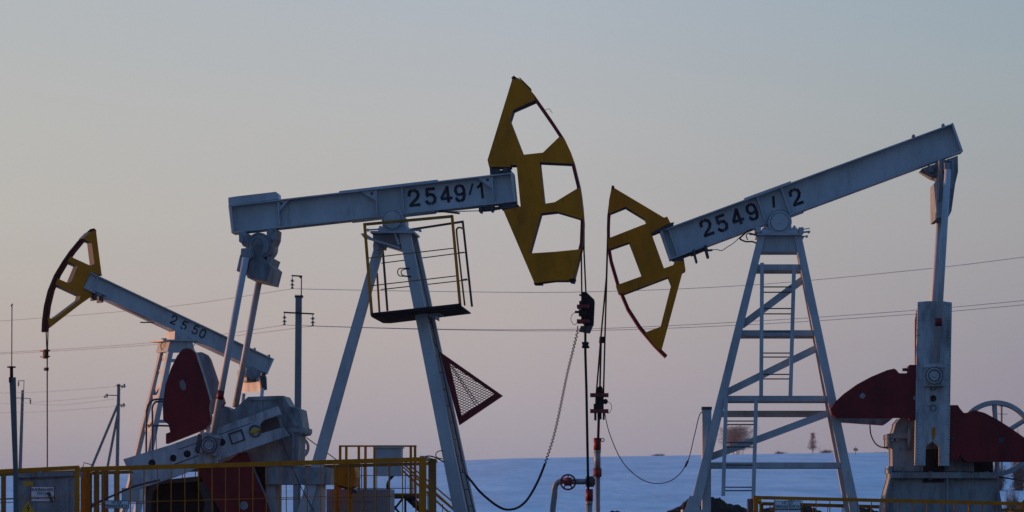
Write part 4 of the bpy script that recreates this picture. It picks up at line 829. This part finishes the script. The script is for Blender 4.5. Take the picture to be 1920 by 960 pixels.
def sign(F, x0, y0, x1, y1, lines, label, t=0, size=6, border='signblue'):
    r_ = thing('sign_plate', F.pt((x0+x1)/2, y1, t), label, 'sign')
    m_ = MB(); m_.box(F, x0, y0, x1, y1, t, t+.008); m_.build('border', border, r_)
    m_ = MB(); m_.box(F, x0+1.5, y0+1.5, x1-1.5, y1-1.5, t-.003, t-.0005); f_ = m_.build('face', 'white', r_)
    for s_, yy, sz, sq in lines: text(s_, F, (x0+x1)/2, yy, t-.005, sz, 'ink', f_, squash=sq)
sign(FA, 196, 938, 242, 953.5, [('НГДУ', 942.8, 6.5, 1.1), ('"ЯМАШНЕФТЬ"', 948.8, 6.8, .95)], 'small white name plate with blue edge on the left fence', t=-.06)

FBp = Plane(1660, 50.5, 1)
fb = thing('guard_fence', base(FBp, 1660), 'low yellow guard rail fence across the foot of the right pump', 'fence')
def fbt(x): return 929.5 + (x-1414)*.0235
lfence(FBp, fb, 1412, 2010, fbt, 0, 26, 6.5, 'yellow', midy=None, posts=(1417.5,), postw=8, phase=14, ybot=1075)
lfence(FBp, fb, 1424, 2010, lambda x: 941+(x-1424)*.027, 3.5, 27, 6.5, 'rustyel', posts=(1428, 1770), postw=7, phase=20, ybot=1072)
mb = MB(); mb.beam(FBp.pt(1415, 932, 0), FBp.pt(1427, 944, 3.5), .06, .05, Vector((0, 0, 1))); mb.build('return_rail', 'yellow', fb)
mb = MB(); mb.box(FBp, 1402.5, 935, 1413, 1070, .2, .45); prop(mb.build('timber_post', 'wood', origin=base(FBp, 1408)), 'dark timber stub post at the left end of the right fence', 'post')
sign(FBp, 1452, 938.5, 1502, 955, [('НГДУ', 943.3, 6.8, 1.15), ('"ЯМАШНЕФТЬ"', 949.8, 7.2, .95)], 'small white name plate with blue edge on the right fence', t=-.06)
mb = MB(); mb.box(FBp, 1453, 956.5, 1501, 985, -.06, -.05); prop(mb.build('sign_plate', 'white', origin=FBp.pt(1477, 985, -.05)), 'blank white plate under the right name plate, cut by the picture edge', 'sign')

# ------------------------------------------------------------------ metering platform behind the left pump
MP = Plane(710, 64.0, 6)
mp_ = thing('service_stand', base(MP, 720), 'yellow railed metal stand with steps descending right, behind the left fence corner', 'platform')
for x, t_ in ((637.5, 1.2), (649, 0), (672.5, 1.2), (685, 0), (778, 0), (702, 1.2), (770, 1.2)):
    m_ = MB(); m_.box(MP, x-2.2, 837, x+2.2, 932, t_-.025, t_+.025); m_.build('post', 'yellow', mp_)
for a, b_, t_ in ((635.5, 780.5, 0), (636, 775, 1.2)):
    m_ = MB(); m_.box(MP, a, 834.8, b_, 838, t_-.03, t_+.03); m_.build('top_rail', 'yellow', mp_)
    for y in (891, 915): m_ = MB(); m_.box(MP, a, y, b_, y+1.4, t_-.01, t_+.01); m_.build('mid_rail', 'dark', mp_)
m_ = MB(); m_.box(MP, 655, 925, 781, 934, -.1, 1.3); m_.build('deck', 'black', mp_)
for p, q in (((727, 970), (755, 935)), ((727, 935), (757, 972)), ((760, 934), (760, 1060)), ((665, 934), (665, 1060))):
    m_ = MB(); m_.bar(MP, (*p, 0), (*q, 0), 3.5, .06); m_.build('brace', 'black', mp_)
for dy in (0, 14):
    m_ = MB(); m_.bar(MP, (752, 866+dy, 0), (872, 974+dy, 0), 3.4, .04); m_.build('stair_handrail', 'yellow', mp_)
    m_ = MB(); m_.bar(MP, (756, 862+dy, 1), (876, 964+dy, 1), 2.6, .04); m_.build('stair_handrail', 'yellow', mp_)
for k in range(8): m_ = MB(); m_.bar(MP, (760+14*k, 882+12.6*k, 0), (760+14*k, 940+12.6*k, 0), 1.2, .02); m_.build('stair_baluster', 'dark', mp_)
m_ = MB(); m_.bar(MP, (768, 934, .5), (880, 1040, .5), 8, .9); m_.build('stair_flight', 'black', mp_)
bx = thing('junction_box', MP.pt(728, 925, -.3), 'pale blue metal box hung on the yellow railing of the stand', 'box')
m_ = MB(); m_.box(MP, 704, 840, 752, 892.5, -.35, -.05); m_.build('housing', 'blue', bx)
m_ = MB(); m_.box(MP, 702.5, 837.5, 753.5, 840.3, -.38, -.02); m_.build('lid', 'blue', bx)
m_ = MB(); m_.ptube(MP, [(738, 892, -.2), (727, 905, -.2), (727, 920, -.1), (733, 932, 0)], 2, 8, sub=4); m_.ptube(MP, [(733, 892, -.2), (728, 912, -.2), (739, 925, 0)], 1.3, 8, sub=4); m_.build('conduit', 'rubber', bx)
YM = Plane(640, 55, 5)
ym = thing('motor_cover', YM.pt(645, 930, 0), 'rounded yellow motor casing on the pump skid seen through the fence', 'motor')
m_ = MB(); m_.plate(YM, [(620, 872), (662, 868), (666, 885), (667, 895), (662, 912), (656, 915), (634, 909), (617, 900), (619, 886)], -.3, .35); m_.build('casing', 'yellow', ym)
m_ = MB(); m_.box(YM, 628, 908, 634, 960, -.1, .1); m_.box(YM, 652, 914, 658, 960, -.1, .1); m_.build('leg', 'yellow', ym)
m_ = MB(); m_.plate(YM, [(612, 896), (634, 904), (656, 914), (668, 920), (668, 926), (612, 903)], -.1, .1); m_.build('bracket', 'dark', ym)
sk = MB(); sk.box(YM, 612, 917, 728, 1058, .45, 1.4); sk.box(YM, 612, 938, 700, 940, .43, .45); prop(sk.build('skid_box', 'skid', origin=base(YM, 660)), 'wide grey blue steel base under the yellow motor casing', 'skid')
# ladder hoops behind the upright weight
HR = Plane(290, 56, 5)
hr = thing('ladder_hoops', base(HR, 290), 'pair of bent grey tube handrails beside the upright red counterweight', 'handrail')
for dx, top in ((0, 749), (11.5, 753)):
    m_ = MB(); m_.ptube(HR, [(273+dx*.95, 1040, dx*.05), (274.3+dx, 800, dx*.05), (276+dx*.8, 767, dx*.05), (281+dx*.8, 755, dx*.05), (291+dx*.4, top, dx*.05), (312, top-.5, dx*.05)], 1.9, 8, sub=5); m_.build('tube', 'dark', hr)
m_ = MB(); m_.ptube(HR, [(275, 797.5, 0), (318, 798.5, 0)], 1.8, 8); m_.build('crossbar', 'dark', hr)
m_ = MB(); m_.ptube(HR, [(293, 800, .3), (293, 1040, .3)], .9, 6); m_.build('rod', 'dark', hr)
lp = MB(); P_ = Plane(236, 60, 0); lp.box(P_, 228, 915, 262, 940, 0, .5); lp.box(P_, 230, 940, 236, 1040, 0, .1); lp.box(P_, 254, 940, 260, 1040, 0, .1); prop(lp.build('cable_box', 'blue', origin=base(P_, 245)), 'small pale blue box under the left tip of the crank', 'box')

# ------------------------------------------------------------------ poles and wires
def zg(F, px, t=0):
    p = F.pt(px, EYE, t); return ground(p.x, p.y)
def insul(m_pair, F, x, y0, y1, t=0, r=4.6):
    """string of two glass discs with a clamp bell, hanging from y0 to y1"""
    g_, k_ = m_pair; h = y1-y0
    k_.ptube(F, [(x, y0, t), (x-.3, y1, t)], .7, 6)
    for q in (.36, .68):
        yy = y0+h*q; g_.ptube(F, [(x, yy-.9, t), (x, yy+1.1, t)], r*.5, 12, r1=r*1.05); g_.ptube(F, [(x, yy-2.6, t), (x, yy+2.6, t)], r*.42, 10)
    k_.ptube(F, [(x, y1-4*r/4.6, t), (x, y1, t)], 1.0*r/4.6, 8, r1=3*r/4.6)
P1 = Plane(558, 110, 0)
p1 = thing('utility_pole', Vector((P1.pt(557, 0, 0).x, 110, zg(P1, 557))), 'tall grey concrete power pole with crossarm, behind the pitman arms of left front pump', 'pole', )
mb = MB(); zb = EYE - (zg(P1, 557)-CZ)/P1.m
mb.plate(P1, [(554, 555.5), (565.3, 555.5), (562.5, zb+8), (550, zb+8)], -.13, .13); mb.plate(P1, [(556.5, 640), (559, 640), (558.5, 730), (556, 730)], -.135, -.13); mb.build('shaft', 'conc', p1)
mb = MB(); mb.box(P1, 552.5, 553.5, 567.5, 557.5, -.16, .16); mb.bar(P1, (565, 555, -.05), (565.3, 517, -.05), 1.9, .04); mb.bar(P1, (546.8, 516.7, -.05), (567, 518, -.05), 2.6, .06); mb.plate(P1, [(560, 518.5), (565, 518.5), (565, 524)], -.06, -.03)
for x in (555, 559, 563): mb.ptube(P1, [(x, 554, 0), (x-.4, 551.5, 0)], .4, 5)
mb.build('top_bracket', 'black', p1)
mb = MB(); mb.bar(P1, (531.8, 585.7, -.17), (589, 588.6, -.17), 2.7, .07); mb.build('crossarm', 'black', p1)
for x, y0, y1 in ((548, 518, 541), (533.3, 587, 609.5), (586.5, 589, 611.5)):
    g_, k_ = MB(), MB(); insul((g_, k_), P1, x, y0, y1, -.1 if y0 < 520 else -.17)
    o = g_.build('insulator', 'glass', p1); k_.build('clamp', 'black', o)
P2 = Plane(40, 260, 0)
p2 = thing('utility_pole', Vector((P2.pt(38, 0, 0).x, 260, zg(P2, 38))), 'thin leaning power pole with small crossarm far behind the lightning mast', 'pole')
mb = MB(); mb.plate(P2, [(40, 731.5), (44.5, 731.5), (39.5, 905), (33.5, 905)], -.12, .12); mb.build('shaft', 'conc', p2)
mb = MB(); mb.bar(P2, (44.5, 733, 0), (45, 713.5, 0), 1.1, .05); mb.bar(P2, (33.5, 714, 0), (46, 713.7, 0), 1.3, .06); mb.build('top_bracket', 'dark', p2)
mb = MB(); mb.bar(P2, (28, 746, -.15), (57.5, 747.4, -.15), 1.3, .06); mb.build('crossarm', 'dark', p2)
for x, y0, y1 in ((34.7, 714, 724.5), (57, 747, 757.5), (29, 746, 756)):
    g_, k_ = MB(), MB(); insul((g_, k_), P2, x, y0, y1, 0, r=2.2); o = g_.build('insulator', 'glass', p2); k_.build('clamp', 'dark', o)
P3 = Plane(222, 240, 0)
p3 = thing('utility_pole', Vector((P3.pt(221, 0, 0).x, 240, zg(P3, 221))), 'strutted power pole with two raking braces, left of the distant tower', 'pole')
mb = MB(); mb.plate(P3, [(219.7, 720), (225, 720), (222, 905), (216, 905)], -.12, .12); mb.build('shaft', 'conc', p3)
for q, t_ in (((160, 905), -.5), ((196, 905), 1.5)):
    mb = MB(); mb.bar(P3, (220.5, 760 if t_ < 0 else 778, 0), (*q, t_), 4.2, .2); mb.build('brace', 'conc', p3)
for a, b_ in (((218, 722.5), (236, 724.5)), ((197.5, 741), (222, 741.5)), ((221, 758.5), (235, 760))):
    mb = MB(); mb.bar(P3, (*a, -.14), (*b_, -.14), 1.7, .08); mb.build('crossarm', 'black', p3)
    x = a[0]+3 if a[0] < 210 else b_[0]-3
    g_ = MB(); g_.ptube(P3, [(x, a[1]-2.5, -.14), (x+.5, a[1]+5, -.14)], 2.0, 8, r1=1.0); g_.ptube(P3, [(x-5, a[1]+1, -.14), (x-3, a[1]+5, -.14)], 1.5, 8); g_.build('insulator', 'glass', p3)
P4 = Plane(1878, 330, 0)
p4 = thing('utility_pole', Vector((P4.pt(1878, 0, 0).x, 330, zg(P4, 1878))), 'faint power pole seen through the flywheel spokes at far right', 'pole')
mb = MB(); mb.plate(P4, [(1877, 757), (1879.6, 757), (1880, 900), (1876.5, 900)], -.12, .12); mb.build('shaft', 'conc', p4)
mb = MB(); mb.bar(P4, (1868, 776, -.2), (1889, 776.5, -.2), 1.0, .06); mb.bar(P4, (1872, 762, -.2), (1884, 762, -.2), 1.0, .06); mb.build('crossarm', 'dark', p4)
def wire(F1, pts, r, label, sub=12, grp=None):
    P_ = [F1(*p) for p in pts]; m_ = MB(); m_.tube(spline(P_, sub), r, 6)
    o = m_.build('power_line', 'wire', origin=P_[0]); prop(o, label, 'power line', grp); return o
def at(px, py, Y): return Vector(((px-960)/FPX*Y, Y, CZ+(EYE-py)/FPX*Y))
wire(at, [(-300, 622, 150), (0, 602, 140), (300, 577, 125), (548, 541.5, 109.8)], .010, 'top power line left of the concrete pole')
wire(at, [(548, 541.5, 109.8), (820, 546.5, 108), (1090, 547.5, 106), (1400, 535, 103), (1700, 508, 100), (1920, 482, 98), (2300, 430, 95)], .010, 'top power line crossing from concrete pole to the right edge')
wire(at, [(-300, 676, 150), (0, 661.5, 140), (300, 641, 125), (533, 609.5, 109.6)], .010, 'upper of the paired power lines left of the concrete pole')
wire(at, [(-300, 679, 151), (0, 664, 141), (300, 645, 126), (586, 611.5, 109.6)], .010, 'lower of the paired power lines left of the concrete pole')
wire(at, [(533, 609.5, 109.6), (820, 617, 108), (1090, 617, 106), (1400, 603, 103), (1700, 583, 100), (1920, 563.5, 98), (2300, 525, 95)], .010, 'upper of the paired power lines right of the concrete pole')
wire(at, [(586, 611.5, 109.6), (820, 618, 108), (1090, 620, 106), (1400, 609, 103), (1700, 590, 100), (1920, 571.5, 98), (2300, 535, 95)], .010, 'lower of the paired power lines right of the concrete pole')
wire(at, [(-300, 742, 280), (0, 737, 262), (110, 733, 250), (222, 724, 240)], .014, 'faint far power line meeting the top arm of the strutted pole')
wire(at, [(-300, 765, 280), (0, 757, 262), (110, 751, 250), (199, 743, 240)], .014, 'faint far power line meeting the left arm of the strutted pole')
wire(at, [(-300, 778, 280), (0, 774, 262), (110, 770, 250), (224, 761, 240)], .014, 'faint far power line meeting the lowest arm of the strutted pole')
wire(at, [(57, 757.5, 260), (120, 759, 250), (214, 748, 240)], .014, 'faint far power line between thin leaning pole and strutted pole')
LM = Plane(26, 46.8, 0)
lm = thing('lightning_mast', base(LM, 26), 'slim dark mast with a thin rod and collar at the far left edge', 'mast')
mb = MB(); mb.plate(LM, [(17.5, 709), (28, 707), (32, 878), (35, 1070), (26, 1070), (24.5, 880)], -.045, .045); mb.build('shaft', 'conc', lm)
mb = MB(); mb.ptube(LM, [(22.5, 572, 0), (22, 690, 0)], 1.0, 6); mb.ptube(LM, [(24, 569.5, 0), (20.5, 574, 0)], 1.2, 6); mb.build('rod', 'black', lm)
mb = MB(); mb.ptube(LM, [(21.5, 687, 0), (21.7, 710, 0)], 3.2, 10); mb.ptube(LM, [(21.5, 687, 0), (21.5, 689.5, 0)], 8, 14); mb.box(LM, 16.5, 707, 20.5, 717, -.07, .07); mb.build('collar', 'black', lm)

# ------------------------------------------------------------------ far trees and shrubs
def bush(name, F, px, ytop, wpx, label, cat, n_stems=9, conical=False, seed=1, dens=1.0, group=None, r0=.05):
    rnd = random.Random(seed)
    g = zg(F, px); c = F.pt(px, EYE, 0); H = (F.pt(px, ytop, 0).z - g)*1.02; W = wpx*F.m/2
    root = thing(name, Vector((c.x, c.y, g)), label, cat, group)
    tr_, cr_ = MB(), MB(); o = Vector((c.x, c.y, g-.2))
    if conical:
        tr_.tube([o, o+Vector((0, 0, H+.2))], r0*2.2, 6, r1=r0*.3)
        for i in range(int(130*dens)):
            z = rnd.uniform(.12, .97); rr = W*(1-z)**.8*rnd.uniform(.5, 1.05); a = rnd.uniform(0, 6.28)
            p = o+Vector((0, 0, .2+H*z)); q = p+Vector((math.cos(a)*rr, math.sin(a)*rr, rr*rnd.uniform(.2, .7)))
            cr_.tube([p, q], r0*.7, 3, r1=r0*.2)
            for k in range(6):
                s_ = p.lerp(q, rnd.uniform(.3, 1)); cr_.tube([s_, s_+Vector((rnd.gauss(0, .22), rnd.gauss(0, .22), rnd.uniform(0, .4)))*W*.7], r0*.3, 3)
    else:
        for i in range(n_stems):
            a = rnd.uniform(0, 6.28); sp0 = rnd.uniform(0, .55 if cat == 'tree' else .62)*W; lean = max(.25, 1-(sp0/W)*1.05) if cat != 'tree' else 1
            s0 = o+Vector((math.cos(a)*sp0*.6, math.sin(a)*sp0*.6, 0)); tip = o+Vector((math.cos(a)*sp0*1.5, math.sin(a)*sp0*1.5, .2+H*lean*rnd.uniform(.55, 1)))
            mid = s0.lerp(tip, .5)+Vector((rnd.gauss(0, .08)*W, rnd.gauss(0, .08)*W, 0)); P_ = spline([s0, mid, tip], 4)
            tr_.tube(P_, r0, 4, r1=r0*.3)
            for k in range(int(26*dens)):
                b0 = P_[rnd.randrange(2, len(P_)-1) if cat == 'tree' else rnd.randrange(0, 5)]; d = Vector((rnd.gauss(0, 1), rnd.gauss(0, 1), rnd.uniform(.1, 1.3))).normalized()*W*rnd.uniform(.2, .62)
                if cat != 'tree': d = Vector((rnd.gauss(0, .26)*W, rnd.gauss(0, .2)*W, rnd.uniform(-.03, .5)*H))
                b1 = b0+d
                if b1.z > g+H: b1.z = g+H*rnd.uniform(.7, 1)
                cr_.tube([b0, b1], r0*.4, 3, r1=r0*.15)
                for j in range(9):
                    s_ = b0.lerp(b1, rnd.uniform(.3 if cat == 'tree' else 0, 1)); e = s_+Vector((rnd.gauss(0, 1), rnd.gauss(0, 1), rnd.uniform(-.2, 1.2)))*min(W, H)*.15
                    cr_.tube([s_, e], r0*.25, 3)
    tr_.build('trunk', 'twig', root); cr_.build('crown', 'twig', root)
    return root
FT = Plane(1400, 650, 0)
G_ = None
bush('bare_tree', FT, 1384, 801, 92, 'wide leafless tree seen through the ladder tower', 'tree', 14, seed=3, dens=1.1, r0=.05)
bush('bare_tree', FT, 1524, 813, 30, 'narrow pointed leafless tree on the ridge right of the ladder tower', 'tree', conical=True, seed=5, dens=.9, r0=.05)
bush('shrub', FT, 1464, 843, 34, 'small low shrub on the ridge between the wide tree and pointed tree', 'shrub', 7, seed=6, dens=.9, r0=.032)
bush('shrub', FT, 1548, 839, 52, 'low shrub just right of the pointed tree', 'shrub', 7, seed=7, dens=.9, r0=.032)
bush('shrub', FT, 1236, 847, 32, 'small shrub on the ridge right of the wellheads', 'shrub', 7, seed=8, dens=.9, r0=.032)
bush('shrub', FT, 1660, 845, 60, 'low shrub on the ridge left of the right gearbox', 'shrub', 7, seed=12, dens=.9, r0=.032)
FR = Plane(1900, 240, 0)
for i, (x, y, w_, lb) in enumerate(((1908, 792, 50, 'tall leafless bush behind the right flywheel rim'), (1950, 780, 70, 'leafless bush cut by the right picture edge'), (1868, 850, 60, 'lower leafless bush under the flywheel hub'))):
    bush('bare_bush', FR, x, y, w_, lb, 'bush', 12, seed=20+i, dens=1.4, r0=.035)
for i, (x, y, w_, lb) in enumerate(((1895, 872, 50, 'brown twiggy shrub low behind the right fence'), (1860, 884, 40, 'brown twiggy shrub beside the gearbox stand'))):
    bush('bare_bush', Plane(1900, 120, 0), x, y, w_, lb, 'bush', 10, seed=30+i, dens=1.2, r0=.018)
mk = Plane(1604, 540, 0); mb = MB(); g = zg(mk, 1604)
c = mk.pt(1604, EYE, 0); mb.tube([Vector((c.x, c.y, g)), Vector((c.x, c.y, g+1.6))], .08, 8); mb.box(mk, 1600.5, 840.5, 1608.5, 845.5, -.05, .05); prop(mb.build('marker_post', 'orange', origin=Vector((c.x, c.y, g))), 'tiny orange marker post on the snow ridge', 'marker')

# ------------------------------------------------------------------ thin evening haze over the field
hz = MB(); x0, x1, y0, y1, z0, z1 = -1260, 1260, -55, 2150, -60, 34
hz.v = [Vector(p) for p in ((x0, y0, z0), (x1, y0, z0), (x1, y1, z0), (x0, y1, z0), (x0, y0, z1), (x1, y0, z1), (x1, y1, z1), (x0, y1, z1))]
for f in ([0, 3, 2, 1], [4, 5, 6, 7], [0, 1, 5, 4], [1, 2, 6, 5], [2, 3, 7, 6], [3, 0, 4, 7]): hz.face(f)
hm = bpy.data.materials.new('haze'); hm.use_nodes = True; M['haze'] = hm
t = hm.node_tree; t.nodes.clear(); o_ = t.nodes.new('ShaderNodeOutputMaterial'); pv = t.nodes.new('ShaderNodeVolumePrincipled')
pv.inputs['Density'].default_value = 0.00013; pv.inputs['Color'].default_value = (0.86, 0.84, 0.88, 1); pv.inputs['Anisotropy'].default_value = 0.0
t.links.new(pv.outputs[0], o_.inputs['Volume'])
prop(hz.build('haze', 'haze'), kind='stuff')
